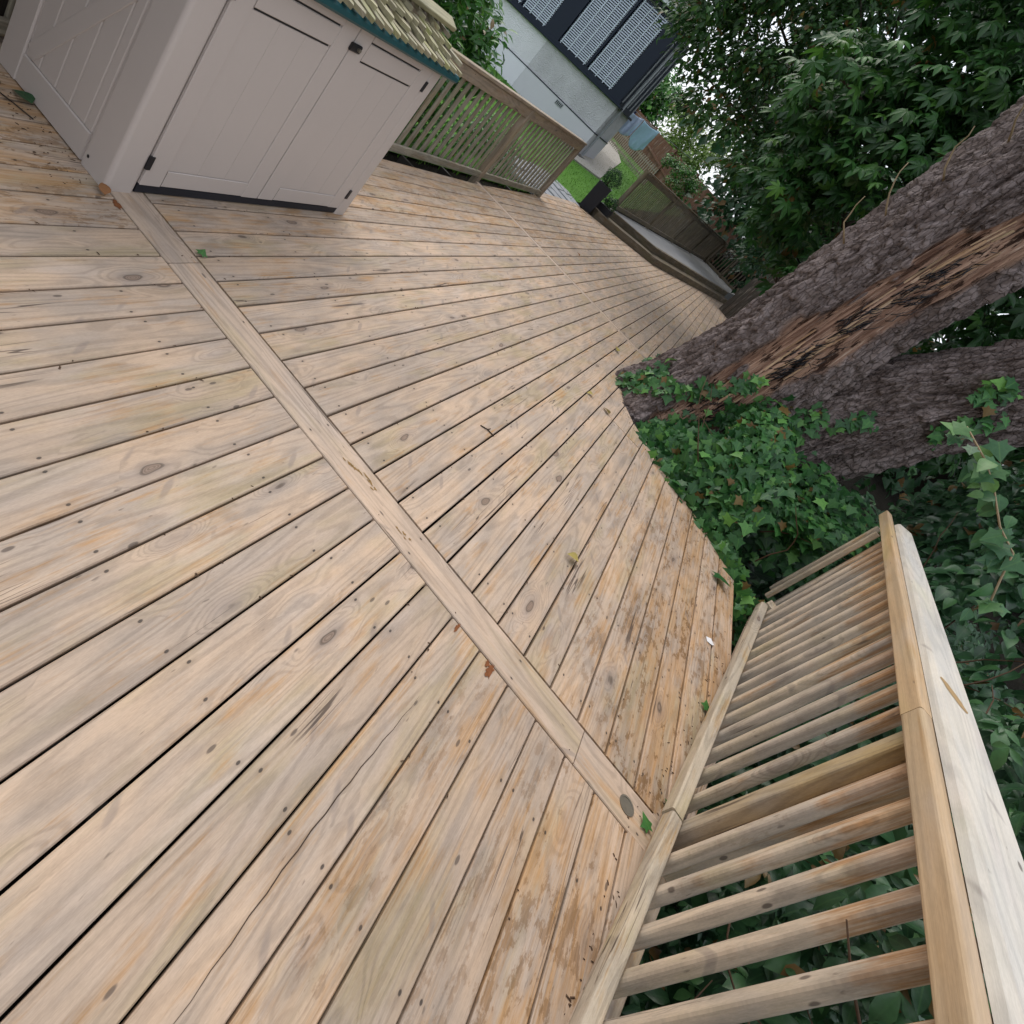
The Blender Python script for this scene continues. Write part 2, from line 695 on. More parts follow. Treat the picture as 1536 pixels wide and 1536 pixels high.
# ------------------------------------------------------------------ materials
M = {}
M['deck'] = wood("deck_wood", (0.525, 0.383, 0.270), (0.385, 0.308, 0.245), (0.44, 0.255, 0.115), (0.37, 0.292, 0.160), screws=True, knots=0.62, grain=0.85)
M['rail'] = wood("rail_wood", (0.52, 0.42, 0.30), (0.43, 0.37, 0.29), (0.42, 0.26, 0.11), (0.45, 0.37, 0.18), knots=0.35, stain_bias=-0.02)
M['fascia'] = wood("top_board_wood", (0.50, 0.345, 0.20), (0.44, 0.33, 0.215), (0.43, 0.265, 0.12), (0.46, 0.35, 0.16), knots=0.3, grain=0.7, long=0.6)
M['baluster'] = wood("baluster_wood", (0.60, 0.49, 0.37), (0.45, 0.385, 0.315), (0.42, 0.225, 0.095), (0.50, 0.41, 0.23), knots=0.4, stain_bias=-0.04, topwarm=0.27)
M['post'] = wood("post_wood", (0.47, 0.34, 0.17), (0.36, 0.31, 0.25), (0.42, 0.26, 0.10), (0.44, 0.31, 0.12), knots=0.3)
M['bleached'] = wood("bleached_wood", (0.58, 0.53, 0.45), (0.50, 0.475, 0.43), (0.44, 0.36, 0.24), (0.44, 0.45, 0.31), knots=0.15, grain=0.6, stain_bias=-0.16, algae_amt=0.3)
M['oldwood'] = wood("old_fence_wood", (0.36, 0.32, 0.245), (0.26, 0.24, 0.19), (0.25, 0.18, 0.11), (0.30, 0.285, 0.17), knots=0.3)
M['fencerail'] = wood("fence_top_wood", (0.35, 0.265, 0.185), (0.29, 0.24, 0.18), (0.29, 0.19, 0.11), (0.33, 0.29, 0.165), knots=0.3)
M['sleeper'] = wood("sleeper_wood", (0.20, 0.155, 0.10), (0.14, 0.12, 0.09), (0.15, 0.10, 0.05), (0.15, 0.14, 0.07))
M['darkwood'] = wood("dark_brown_wood", (0.065, 0.050, 0.038), (0.05, 0.042, 0.034), (0.07, 0.045, 0.025), (0.05, 0.05, 0.03), knots=0.2)
M['neighbour'] = wood("red_brown_fence_wood", (0.17, 0.075, 0.042), (0.14, 0.07, 0.045), (0.19, 0.075, 0.03), (0.12, 0.07, 0.04), knots=0.2)
M['shingle'] = wood("shingle_wood", (0.36, 0.325, 0.185), (0.25, 0.23, 0.15), (0.24, 0.17, 0.08), (0.30, 0.32, 0.11), knots=0.15, algae_amt=0.8, stain_bias=-0.08)
M['joist'] = plain("joist_wood", (0.03, 0.025, 0.02))
M['shed'] = plain("taupe_plastic", (0.52, 0.462, 0.425), 0.46, 0.4, 0.035, 3.0, 0.10, 0.0006)
M['teal'] = plain("teal_plastic", (0.012, 0.075, 0.085), 0.45, 0.4, 0.15, 12.0)
M['slotblack'] = plain("black_plastic", (0.014, 0.014, 0.017), 0.42, 0.4, 0.1)
M['navyplastic'] = plain("dark_navy_plastic", (0.016, 0.018, 0.026), 0.45, 0.4, 0.15, 6.0)
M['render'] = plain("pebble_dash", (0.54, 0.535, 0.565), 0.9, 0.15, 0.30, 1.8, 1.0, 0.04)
M['render_light'] = plain("pale_pebble_dash", (0.72, 0.715, 0.76), 0.9, 0.15, 0.16, 1.8, 0.9, 0.03)  # paler tone for the left stretch of the same wall plane
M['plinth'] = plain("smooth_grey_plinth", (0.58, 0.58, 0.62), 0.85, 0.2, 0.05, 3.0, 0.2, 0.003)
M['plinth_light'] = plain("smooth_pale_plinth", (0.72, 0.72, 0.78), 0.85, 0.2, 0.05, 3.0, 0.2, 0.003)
M['navyframe'] = plain("navy_frame_paint", (0.010, 0.016, 0.032), 0.5, 0.25, 0.06)
M['white'] = plain("white_paint", (0.72, 0.75, 0.80), 0.5, 0.4, 0.03)
M['grey'] = plain("grey_gutter", (0.30, 0.32, 0.34), 0.5, 0.4, 0.05)
M['tile'] = plain("dark_roof_tiles", (0.07, 0.065, 0.065), 0.8, 0.2, 0.2)
M['slate'] = plain("grey_slate", (0.26, 0.27, 0.29), 0.55, 0.4, 0.22, 3.0, 0.6, 0.01)
M['concrete'] = plain("pale_concrete", (0.34, 0.315, 0.275), 0.85, 0.2, 0.08, 2.0)
M['platform'] = plain("grey_stone_flags", (0.27, 0.27, 0.27), 0.6, 0.35, 0.2, 1.6, 0.5, 0.01)
M['mosaic'] = plain("dark_stone_mosaic", (0.11, 0.105, 0.10), 0.7, 0.3, 0.5, 12.0, 1.0, 0.02)
M['soil'] = plain("leaf_litter_soil", (0.014, 0.012, 0.008), 0.95, 0.1, 0.5, 4.0, 1.0, 0.03)
M['grass'] = plain("mown_grass", (0.075, 0.19, 0.022), 0.8, 0.15, 0.35, 1.2, 1.0, 0.04)
M['blade'] = leafmat("grass_blade", (0.05, 0.14, 0.015), (0.08, 0.20, 0.022), (0.14, 0.28, 0.04), vein=0, brown=0)
M['planter'] = plain("black_planter", (0.012, 0.012, 0.017), 0.5, 0.35, 0.1, 5.0)
M['cloth'] = plain("pale_blue_cloth", (0.46, 0.70, 0.84), 0.85, 0.1, 0.10, 4.0)
M['cloth2'] = plain("faded_blue_cloth", (0.50, 0.60, 0.76), 0.85, 0.1, 0.22, 6.0)
M['navycloth'] = plain("navy_cloth", (0.018, 0.016, 0.05), 0.9, 0.1, 0.1)
M['blackline'] = plain("black_print", (0.02, 0.03, 0.05), 0.8, 0.1, 0.05)
M['stem'] = plain("ivy_stem", (0.095, 0.058, 0.036), 0.8, 0.2, 0.2, 20.0)
M['drystem'] = plain("dry_stem", (0.30, 0.23, 0.14), 0.8, 0.2, 0.2, 20.0)
M['branch'] = plain("dark_branch", (0.06, 0.045, 0.035), 0.85, 0.15, 0.3, 14.0)
M['paper'] = plain("white_paper", (0.75, 0.74, 0.74), 0.7, 0.2, 0.03)
M['metal'] = plain("tarnished_metal", (0.22, 0.20, 0.16), 0.45, 0.5, 0.25, 40.0, metal=0.6)

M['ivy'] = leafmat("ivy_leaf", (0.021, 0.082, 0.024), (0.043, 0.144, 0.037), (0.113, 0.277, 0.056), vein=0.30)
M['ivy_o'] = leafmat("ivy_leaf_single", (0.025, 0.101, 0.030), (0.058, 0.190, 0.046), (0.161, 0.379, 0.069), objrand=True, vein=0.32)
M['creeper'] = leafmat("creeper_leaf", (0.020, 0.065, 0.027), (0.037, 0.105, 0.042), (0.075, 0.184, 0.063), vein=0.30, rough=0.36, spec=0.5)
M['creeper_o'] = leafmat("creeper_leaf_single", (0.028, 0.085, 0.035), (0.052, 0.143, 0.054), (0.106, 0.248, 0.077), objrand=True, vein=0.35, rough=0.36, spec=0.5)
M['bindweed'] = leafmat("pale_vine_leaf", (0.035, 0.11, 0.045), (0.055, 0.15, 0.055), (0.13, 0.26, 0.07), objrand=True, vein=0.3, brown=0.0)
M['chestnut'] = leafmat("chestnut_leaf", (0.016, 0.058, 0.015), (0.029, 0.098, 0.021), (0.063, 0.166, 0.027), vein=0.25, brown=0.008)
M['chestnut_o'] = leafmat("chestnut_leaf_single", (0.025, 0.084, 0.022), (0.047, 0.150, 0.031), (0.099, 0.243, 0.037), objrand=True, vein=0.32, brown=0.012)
M['small'] = leafmat("small_tree_leaf", (0.019, 0.062, 0.015), (0.037, 0.105, 0.024), (0.086, 0.184, 0.035), vein=0.0, brown=0.05)
M['hedge'] = leafmat("hedge_leaf", (0.012, 0.046, 0.016), (0.022, 0.076, 0.025), (0.046, 0.122, 0.036), vein=0.0)
M['laurel'] = leafmat("laurel_leaf", (0.028, 0.11, 0.018), (0.05, 0.17, 0.026), (0.14, 0.33, 0.05), vein=0.2, rough=0.3)
M['lime'] = leafmat("yellow_green_leaf", (0.08, 0.16, 0.02), (0.13, 0.24, 0.03), (0.24, 0.34, 0.05), vein=0.0)
M['box_leaf'] = leafmat("box_leaf", (0.012, 0.045, 0.012), (0.022, 0.072, 0.018), (0.04, 0.11, 0.03), vein=0.0, brown=0)
M['split'] = wood("split_wood", (0.50, 0.36, 0.23), (0.38, 0.24, 0.14), (0.36, 0.18, 0.08), knots=0.0)
M['worn'] = plain("worn_bare_wood", (0.34, 0.225, 0.105), 0.7, 0.2, 0.25, 20.0)
M['yellowleaf'] = plain("yellowed_leaf", (0.34, 0.27, 0.08), 0.6, 0.3, 0.2, 30.0)
M['deadleaf'] = plain("dead_brown_leaf", (0.26, 0.12, 0.05), 0.7, 0.2, 0.3, 30.0)


def bark(name):
    m = Mat(name)
    x, y, z = m.coords('Object')
    wd = m.attr("wood")
    n1 = m.noise(m.vec(x, y, z * 0.5), 3.0, 4.0, 0.6)
    n2 = m.noise(m.vec(x, y, z * 0.4), 30.0, 4.0, 0.65)
    d, c = m.voro(m.vec(x + n2 * 0.02, y + n2 * 0.02, z * 0.42), 34.0)
    e, _ = m.voro(m.vec(x + n2 * 0.03, y + n1 * 0.03, z * 0.42), 34.0, 'DISTANCE_TO_EDGE')
    col = m.mix(n1.step(0.35, 0.7), (0.095, 0.070, 0.060), (0.185, 0.145, 0.130))
    col = m.mix(c.step(0.5, 1.0) * 0.5, col, (0.22, 0.18, 0.172))
    col = m.mix(n2.step(0.60, 0.75) * 0.4, col, (0.11, 0.065, 0.045))
    edge = e.step(0.10, 0.0)
    tn = m.attr("tone")
    col = m.mix(tn.step(0.35, 0.9) * 0.75, col, (0.27, 0.224, 0.212))
    col = m.mix(tn.step(0.35, 0.1) * 0.5, col, (0.055, 0.042, 0.04))
    # bare, splintered wood where the bark is gone
    f1 = m.noise(m.vec(x * 60.0, y * 60.0, z * 2.4), 1.0, 3.0, 0.7)
    f2 = m.noise(m.vec(x * 14.0, y * 14.0, z * 1.5), 1.0, 3.0, 0.6)
    wc = m.mix(f2.step(0.35, 0.65), (0.42, 0.275, 0.195), (0.20, 0.115, 0.08))
    wc = m.mix(f1.step(0.55, 0.75), wc, (0.54, 0.42, 0.33))
    wc = m.mix(m.noise(m.vec(x * 11.0, y * 11.0, z * 3.2), 1.0, 5.0, 0.75).step(0.53, 0.60), wc, (0.045, 0.024, 0.016))
    col = m.mix(wd, col, wc)
    h = (c * 0.5 + n2 * 0.6 - edge * 1.2) * (1.0 - wd) + (f1 * 1.1 + f2) * wd
    return m.done(col, 0.85, 0.2, h, 0.9, 0.010)


M['bark'] = bark("tree_bark")

# ------------------------------------------------------------------ ground
def ground_z(x, y):
    d = math.hypot(x, y)
    far = 0.0588 * (d - 13.9) if d < 19 else 0.3 + 0.05 * min(d - 19, 40)
    if x < -2.95:
        return -0.14 if d < 12.5 else max(-0.14, far - 0.02)
    if y > 29:
        return far - 0.02
    if y > 12.5 and x < -2.2 and d > 13.9:
        return far - 0.02
    return -0.85


def sheet(name, xs, ys, zf, mat, kind='structure', parent=None):
    V, F = [], []
    for y in ys:
        for x in xs:
            V.append((x, y, zf(x, y)))
    w = len(xs)
    for j in range(len(ys) - 1):
        for i in range(w - 1):
            a = j * w + i
            F.append((a, a + 1, a + 1 + w, a + w))
    return world_mesh(name, V, F, mat, parent, True, kind)


fine_x = [-300, -150, -80, -40, -25] + [i * 1.0 for i in range(-18, 16)] + [20, 30, 60, 120, 300]
fine_y = [-300, -100, -40, -15] + [i * 1.0 for i in range(-6, 46)] + [50, 60, 90, 150, 400]
ground = sheet("ground", fine_x, fine_y, ground_z, M['soil'])

lx = [-20 + i * 0.7 for i in range(25)]
ly = [3.0 + i * 0.8 for i in range(60)]
LV, LF, lid = [], [], {}
for j, y in enumerate(ly):
    for i, x in enumerate(lx):
        lid[(i, j)] = len(LV)
        LV.append((x, y, ground_z(x, y) + 0.03))
lv0 = len(LV)
for j in range(len(ly) - 1):
    for i in range(len(lx) - 1):
        xm, ym = lx[i] + 0.35, ly[j] + 0.4
        if xm < -3.1 and ym < 46:
            LF.append((lid[(i, j)], lid[(i + 1, j)], lid[(i + 1, j + 1)], lid[(i, j + 1)]))
lawn = world_mesh("lawn", LV, LF, M['grass'], None, True, 'structure')
# blades standing in the lawn where it is near enough to see
gp = np.stack([RNG.uniform(-9, -3.1, 26000), RNG.uniform(4, 30, 26000), np.zeros(26000)], 1)
gp[:, 2] = [ground_z(a, b) + 0.02 for a, b in gp[:, :2]]
V3, F3 = tmpl_leaflet(0.10, 0.4, 0.2, 1)
blade_t = (np.array([(-0.09, 0, 0), (0.09, 0, 0), (0.0, 1, 0.2)]), [(0, 1, 2)])
az_ = RNG.uniform(0, 6.28, len(gp))
gn = np.stack([np.cos(az_), np.sin(az_), 0.15 * np.ones(len(gp))], 1)
gt = np.tile([0.0, 0.0, 1.0], (len(gp), 1)) + jitter(len(gp), 0.35)
gr = leaf_mass("grass", blade_t, gp, gn, gt, RNG.uniform(0.04, 0.085, len(gp)), M['blade'])
tag(gr, "short green blades of grass over the lawn", "grass", kind='stuff')

# concrete path beside the house, stone mat at the corner, slate paving at the end of the deck
def poly_slab(name, pts, zf, th, mat, parent=None, kind='structure'):
    n = len(pts)
    V = [(x, y, zf(x, y)) for x, y in pts] + [(x, y, zf(x, y) - th) for x, y in pts]
    F = [tuple(range(n)), tuple(range(2 * n - 1, n - 1, -1))]
    for i in range(n):
        j = (i + 1) % n
        F.append((i, i + n, j + n, j))
    o = world_mesh(name, V, F, mat, parent, False, kind)
    return o


def pol(azd, d):
    a = math.radians(azd)
    return (d * math.sin(a), d * math.cos(a))


poly_slab("path", [pol(-16.6, 17.6), pol(-13.7, 18.4), pol(-13.3, 27.0), pol(-14.8, 33), pol(-15.9, 30), pol(-17.0, 20.0)],
          lambda x, y: ground_z(x, y) + 0.075, 0.2, M['concrete'])
paving = setting("slate_paving", (-3.6, 11.3, -0.05))
ed = [(-3.02, 9.95), (-3.02, 12.9), (-4.1, 13.6), (-4.5, 9.95)]
rows = 7
for i in range(rows):
    t0, t1 = i / rows, (i + 1) / rows
    nb = 2 + i % 2
    def q(s, t):
        a = Vector(ed[0]).lerp(Vector(ed[3]), s)
        b = Vector(ed[1]).lerp(Vector(ed[2]), s)
        return a.lerp(b, t)
    cuts = [0] + sorted(random.uniform(0.25, 0.8) for _ in range(nb - 1)) + [1]
    for a, b in zip(cuts[:-1], cuts[1:]):
        g = 0.012
        P4 = [q(a + g, t0 + g), q(b - g, t0 + g + random.uniform(-.01, .01)), q(b - g, t1 - g), q(a + g, t1 - g + random.uniform(-.015, .01))]
        zz = random.uniform(-0.03, 0.0)
        ob = poly_slab("paving_slab", [(p.x, p.y) for p in P4], lambda x, y: zz, 0.06, M['slate'], paving, None)

# ------------------------------------------------------------------ deck
deck = setting("deck", (0, 0, -0.02))
edges_x = [-1.3634, -1.2634, -1.1465, -1.0409, -.9381, -.8385, -.7347, -.6304, -.5272, -.4236, -.3212, -.2199, -.1188, -.0157,
           .0837, .1831, .2826, .3825, .4809, .5801, .6783, .7792, .8777, .977, 1.076, 1.175]
edges_x = [e * 1.5 for e in edges_x]
while edges_x[0] > -3.1:
    edges_x.insert(0, edges_x[0] - 0.153)
HOLE = [(0.21, 8.67), (0.13, 7.08), (0.09, 6.02), (0.18, 5.38), (0.33, 5.08), (0.51, 4.97), (0.74, 4.81), (0.94, 4.71),
        (1.25, 4.53), (1.46, 4.45), (1.63, 4.28), (1.70, 3.95)]


def rail_y(x):                     # y at which the edge board under the rail is met
    return 1.125 + (x - 1.118) / 0.2275


def hole_near(x):                  # where the tree pit begins (its near edge) for this x
    pts = HOLE[2:]
    if x <= pts[0][0]: return 99.0
    for (xa, ya), (xb, yb) in zip(pts[:-1], pts[1:]):
        if xa <= x <= xb:
            return ya + (yb - ya) * (x - xa) / (xb - xa)
    return -99.0


def hole_far(x):                   # where the deck goes on beyond the pit
    if x <= 0.12: return None
    return 6.75 + (x - 0.12) * 2.2


SECT = [(-1.6, 1.745), (1.925, 7.10), (7.205, 12.52), (12.60, 22.6)]
GAP = 0.0033


def step_edge(x):                  # the front of the timber step cuts the far boards
    if x < -1.3: return 13.0 + (x + 2.7) * 1.25
    return 14.75 + (x + 1.3) * 3.75


def plank(x0, x1, ya0, ya1, yb0, yb1, stain):
    w = x1 - x0 - 2 * (GAP + 0.0006 * random.random() + (0.0011 if ya0 > 1.8 else 0))
    xc = (x0 + x1) / 2
    if max(yb0 - ya0, yb1 - ya1) < 0.04: return
    V, F = beam_geo(w, 0.028, 0, 1, 0.0035)
    n = len(V) // 2
    for i, v in enumerate(V):
        t = min(1, max(0, v[0] / w + 0.5))
        a, b = (ya0 + (ya1 - ya0) * t, yb0 + (yb1 - yb0) * t)
        if b < a + 0.01: b = a + 0.01
        V[i] = (v[0], a if i < n else b, v[2])
    o = bpy.data.objects.new("plank", mesh_from("plank", V, F, M['deck']))
    o.location = (xc, 0, -0.014 + random.uniform(-0.0012, 0.0012))
    o["stain"] = float(stain)
    link(o, deck)


for si, (ys, ye) in enumerate(SECT):
    off = random.uniform(-0.004, 0.004) if si else 0
    for x0, x1 in zip(edges_x[:-1], edges_x[1:]):
        x0, x1 = x0 + off, x1 + off
        def lim(x):
            a, b = ys, ye
            if si <= 1 and rail_y(x) > ys + 0.16: a = max(a, rail_y(x))
            if si == 3: b = min(b, step_edge(x))
            if si >= 1 and x < -2.84: a = 9.86 if si == 2 else a
            return a, b
        (a0, b0), (a1, b1) = lim(x0), lim(x1)
        st = 0.0
        xm = (x0 + x1) / 2
        if si <= 1 and xm > 0.75: st = min(1.0, 0.6 + (xm - 0.75) * 1.4) * random.uniform(0.65, 1.0)
        if si == 1 and 0.45 < xm <= 0.75: st = random.uniform(0, 0.25)
        if si == 0 and xm > 0.45: st = max(st, random.uniform(0, 0.6))
        if xm < -1.7: st = random.uniform(0.2, 0.7)
        if si == 0 and xm < -2.0: st = random.uniform(0.7, 1.0)
        if si == 1 and xm > 0.06:
            if xm > 1.68: continue
            c0, c1 = hole_near(max(x0, 0.091)), hole_near(max(x1, 0.1))
            if c1 < -50: c1 = 3.95
            b0, b1 = min(b0, c0), min(b1, c1)
            if b0 < a0 and b1 < a1: continue
            if 0.0 < xm < 0.6:       # short make-up boards before the pit
                cut = 4.665
                if cut < min(b0, b1) - 0.1:
                    plank(x0, x1, cut + 0.004, cut + 0.004, b0, b1, st)
                    b0 = b1 = cut
        if si == 2 and xm > 0.05:
            if xm > 1.2: continue
            a0, a1 = max(a0, hole_far(max(x0, 0.13)) or a0), max(a1, hole_far(max(x1, 0.14)) or a1)
        if si == 3 and xm > 1.1: continue
        if si == 1 and xm < -2.84: b0, b1 = min(b0, 3.6), min(b1, 3.6)
        plank(x0, x1, a0, a1, b0, b1, st)
        if si == 1 and 0.06 < xm < 0.30:
            e0, e1 = hole_far(max(x0, 0.13)) or 6.75, hole_far(max(x1, 0.14)) or 6.75
            plank(x0, x1, e0, e1, 7.10, 7.10, 0.2)
# boards laid across between the runs
def cross_board(y0, y1, xa, xb, stain, name="cross_board"):
    ym, w = (y0 + y1) / 2, y1 - y0
    beam(name, (xa, ym, -0.0135), (xb, ym, -0.0135), w, 0.028, M['deck'], deck, (0, 0, 1), 0.0035, stain=stain)


for xa, xb in ((-3.1, -1.52), (-1.516, 0.905)):
    cross_board(1.753, 1.917, xa, xb, -0.3)
V, F = beam_geo(0.164, 0.028, 0, 0.383, 0.0035, 0.0, -0.036)
ob = obj("cross_board", mesh_from("cross_board", V, F, M['deck']), None, (0.909, 1.835, -0.0135))
ob.rotation_euler = (0, 0, -math.pi / 2)
COL.objects.unlink(ob)
link(ob, deck)
ob["stain"] = -0.2
cross_board(7.108, 7.197, -2.86, -0.35, -0.8)
cross_board(7.108, 7.197, -0.346, 0.34, -0.6)
cross_board(12.53, 12.592, -2.75, 1.1, -0.8)
# the edge board under the rail
U = Vector((0.22, 0.9755, 0)).normalized()
NN = Vector((U.y, -U.x, 0))
A0 = Vector((1.142, 1.137, 0))


def rp(s, n, z): return A0 + U * s + NN * n + Vector((0, 0, z))


beam("edge_board", rp(-2.3, 0.035, -0.0115), rp(0.745, 0.035, -0.0115), 0.118, 0.028, M['deck'], deck, (0, 0, 1), 0.0035, stain=0.3)
beam("edge_board", rp(0.75, 0.038, -0.0115), rp(3.15, 0.038, -0.0115), 0.118, 0.028, M['deck'], deck, (0, 0, 1), 0.0035, stain=0.5)
# joists under the boards
for y in (-1.2, -0.3, 0.6, 1.5, 2.15, 3.0, 3.9, 4.4, 5.6, 6.5, 7.4, 8.6, 9.8, 11, 12.3, 12.8, 14, 16, 18, 20):
    xr = 1.1 if y < 4 else 0.05
    if y > 12.9: continue
    beam("joist", (-3.05, y, -0.10), (xr, y, -0.10), 0.045, 0.13, M['joist'], deck)
# round plug let into the cross board near the rail
m_ = []
def disc(cx, cy, r, z, n=20): return [(cx + r * math.cos(2 * math.pi * i / n), cy + r * math.sin(2 * math.pi * i / n), z) for i in range(n)]
cx_, cy_ = 1.150, 1.832
V = disc(cx_, cy_, 0.034, 0.0006) + disc(cx_, cy_, 0.034, 0.0035) + disc(cx_, cy_, 0.027, 0.0035) + disc(cx_, cy_, 0.026, 0.0012)
F = []
for k in range(3):
    for i in range(20):
        j = (i + 1) % 20
        F.append((k * 20 + i, k * 20 + j, (k + 1) * 20 + j, (k + 1) * 20 + i))
F.append(tuple(60 + i for i in range(20)))
ob = world_mesh("light_ring", V, F, M['metal'], deck)
ob.name = "deck_light"

# rust runs, a worn scab on the cross board and a long drying split, each with its own ragged outline
M['rust'] = plain("rust_stain", (0.20, 0.075, 0.030), 0.8, 0.15, 0.35, 60.0)
M['scab'] = plain("worn_brown_stain", (0.27, 0.165, 0.065), 0.8, 0.15, 0.35, 60.0)
M['crackdark'] = plain("drying_split", (0.055, 0.036, 0.024), 0.9, 0.1, 0.2)


def patch(name, x, y, lx, ly, mat, n=30, rag=0.35, z=0.0018):
    V = []
    for i in range(n):
        t = 2 * math.pi * i / n
        k = 1 + random.uniform(-rag, rag)
        V.append((x + lx * math.cos(t) * k, y + ly * math.sin(t) * k, z))
    c = [(x, y, z)]
    return world_mesh(name, c + V, [(0, i + 1, (i + 1) % n + 1) for i in range(n)], mat, deck)


patch("rust_stain", 0.492, 1.715, 0.013, 0.034, M['rust'])
patch("rust_stain", 0.470, 1.730, 0.008, 0.018, M['rust'])
patch("rust_stain", 0.309, 1.728, 0.006, 0.022, M['rust'])
patch("rust_stain", -1.86, 1.735, 0.030, 0.014, M['rust'])
for k in range(9):
    patch("worn_stain", -0.43 + 0.02 * k + random.gauss(0, .006), 1.838 + 0.0035 * k + random.gauss(0, .007), random.uniform(0.008, 0.02), random.uniform(0.003, 0.007), M['scab'], 18, 0.5)
for k in range(5):
    patch("worn_stain", -0.10 + 0.016 * k, 1.82 + random.gauss(0, .006), random.uniform(0.006, 0.012), random.uniform(0.002, 0.005), M['scab'], 16, 0.5)
V, F = [], []
for i in range(40):
    f = i / 39
    y = 0.42 + 0.98 * f
    x = 0.341 + 0.008 * math.sin(f * 5 + 2.2) + 0.0015 * math.sin(f * 61)
    w = 0.0012 * math.sin(math.pi * f) + 0.0002
    V += [(x - w, y, 0.0017), (x + w, y, 0.0017)]
    if i: F.append((2 * i - 2, 2 * i - 1, 2 * i + 1, 2 * i))
world_mesh("split", V, F, M['crackdark'], deck)

# ------------------------------------------------------------------ the long railing on the right
rail = thing("deck_railing", "bare wooden deck railing with rounded balusters and a wide bleached handrail, along the deck edge", "railing", rp(0.7, 0, 0))
beam("bottom_rail", rp(-2.3, -0.024, 0.073), rp(0.762, -0.024, 0.073), 0.050, 0.058, M['rail'], rail, ch=0.011, segs=3, stain=0.1)
beam("bottom_rail", rp(0.765, -0.030, 0.076), rp(3.03, -0.026, 0.073), 0.052, 0.058, M['rail'], rail, ch=0.008, segs=3, stain=0.05)
beam("top_board", rp(-2.3, -0.022, 0.956), rp(0.765, -0.022, 0.956), 0.044, 0.066, M['fascia'], rail, ch=0.010, segs=3)
beam("top_board", rp(0.768, -0.022, 0.956), rp(3.62, -0.022, 0.956), 0.044, 0.066, M['fascia'], rail, ch=0.006, segs=2)
# handrail: a tapering chamfered board lying on the top board
pr = [(-0.005, 0.000), (0.002, 0.020), (0.016, 0.032), (0.152, 0.040), (0.165, 0.032), (0.170, 0.002)]
V, F = [], []
for s, k in ((-2.3, 1.12), (0.0, 1.0), (1.2, 0.84), (2.2, 0.70), (3.30, 0.56)):
    for n_, z_ in pr:
        p = Vector((n_ * k, 0, z_))
        V.append((p.x, s, p.z))
np_ = len(pr)
for i in range(4):
    for k in range(np_):
        j = (k + 1) % np_
        F.append((i * np_ + k, i * np_ + j, (i + 1) * np_ + j, (i + 1) * np_ + k))
F.append(tuple(range(np_ - 1, -1, -1)))
F.append(tuple(range(4 * np_, 5 * np_)))
ho = bpy.data.objects.new("handrail", mesh_from("handrail", V, F, M['bleached']))
ho.rotation_euler = Matrix((NN, U, Vector((0, 0, 1)))).transposed().to_euler()
ho.location = rp(0, 0, 0.990)
ho["stain"] = 0.0
link(ho, rail)
# a bare patch where the bleached face has worn through
V = []
for i in range(18):
    t = 2 * math.pi * i / 18
    sy_, nx_ = math.sin(t), math.cos(t)
    nn = 0.062 + 0.040 * sy_ + 0.013 * nx_ + 0.003 * math.sin(7 * t)
    V.append(rp(1.027 - 0.050 * sy_ + 0.020 * nx_, nn, 0.990 + 0.032 + 0.059 * (nn / 0.87 - 0.016) + 0.0012))
world_mesh("worn_patch", V, [tuple(range(17, -1, -1))], M['worn'], rail)
# balusters: 45 mm bars with rounded corners
bs = [-0.90 + 0.153 * i for i in range(10)]
bs = [0.492 - 0.153 * i for i in range(18)] + [0.645]
bf = [0.974, 1.14, 1.296, 1.446, 1.594, 1.749, 1.895, 2.043, 2.189, 2.354, 2.515, 2.664, 2.865, 3.0]
for k, s in enumerate(sorted(bs) + bf):
    s -= 0.03
    w = 0.046
    z0 = 0.058 + random.uniform(-0.012, 0.0)
    if abs(s - 0.79) < 0.01: continue
    lean = random.uniform(-0.004, 0.004)
    beam("baluster", rp(s + lean, 0.026, z0 - 0.04), rp(s - lean, 0.026, 0.975), w, 0.040, M['baluster'], rail, NN, 0.013, 3,
         stain=random.uniform(0, 0.25))
beam("post", rp(0.765, 0.029, -0.3), rp(0.765, 0.029, 0.985), 0.075, 0.050, M['post'], rail, NN, 0.008, 2, stain=0.1)
beam("post", rp(0.70, 0.085, -0.5), rp(0.70, 0.085, 0.97), 0.12, 0.06, M['baluster'], rail, NN, 0.006)
beam("post", rp(-1.9, 0.085, -0.5), rp(-1.9, 0.085, 0.97), 0.12, 0.06, M['baluster'], rail, NN, 0.006)
beam("post", rp(3.35, 0.085, -0.5), rp(3.35, 0.085, 0.97), 0.09, 0.06, M['baluster'], rail, NN, 0.006)

# the short broken panel round the corner, by the ivy
bp = thing("broken_railing_panel", "short broken panel of grey wooden slats leaning under the ivy beyond the railing end", "railing", rp(3.35, 0.1, 0))
for i, (s, n, zt, zb) in enumerate(((3.38, 0.0, 0.87, 0.03), (3.51, 0.0, 0.885, 0.05), (3.64, 0.02, 0.86, 0.04))):
    beam("slat", rp(s, n, zb), rp(s + 0.01, n + 0.01, zt), 0.036, 0.032, M['rail'], bp, NN, 0.006, 2, stain=0.2)
beam("back_board", rp(3.16, 0.10, 0.05), rp(3.18, 0.11, 0.86), 0.10, 0.02, M['darkwood'], bp, NN)
beam("rail_stub", rp(3.04, 0.0, 0.085), rp(3.16, 0.02, 0.085), 0.05, 0.05, M['rail'], bp)
beam("rail_stub", rp(3.02, 0.055, 0.60), rp(3.16, 0.075, 0.60), 0.045, 0.045, M['rail'], bp)

# ------------------------------------------------------------------ storage shed
shed = thing("storage_shed", "taupe plastic double-door storage shed with teal lid and wooden shingle roof", "shed", (-2.36, 2.565, 0))
XF, XB, Y0, Y1, ZT = -1.945, -2.775, 1.722, 3.41, 1.075
sm = M['shed']
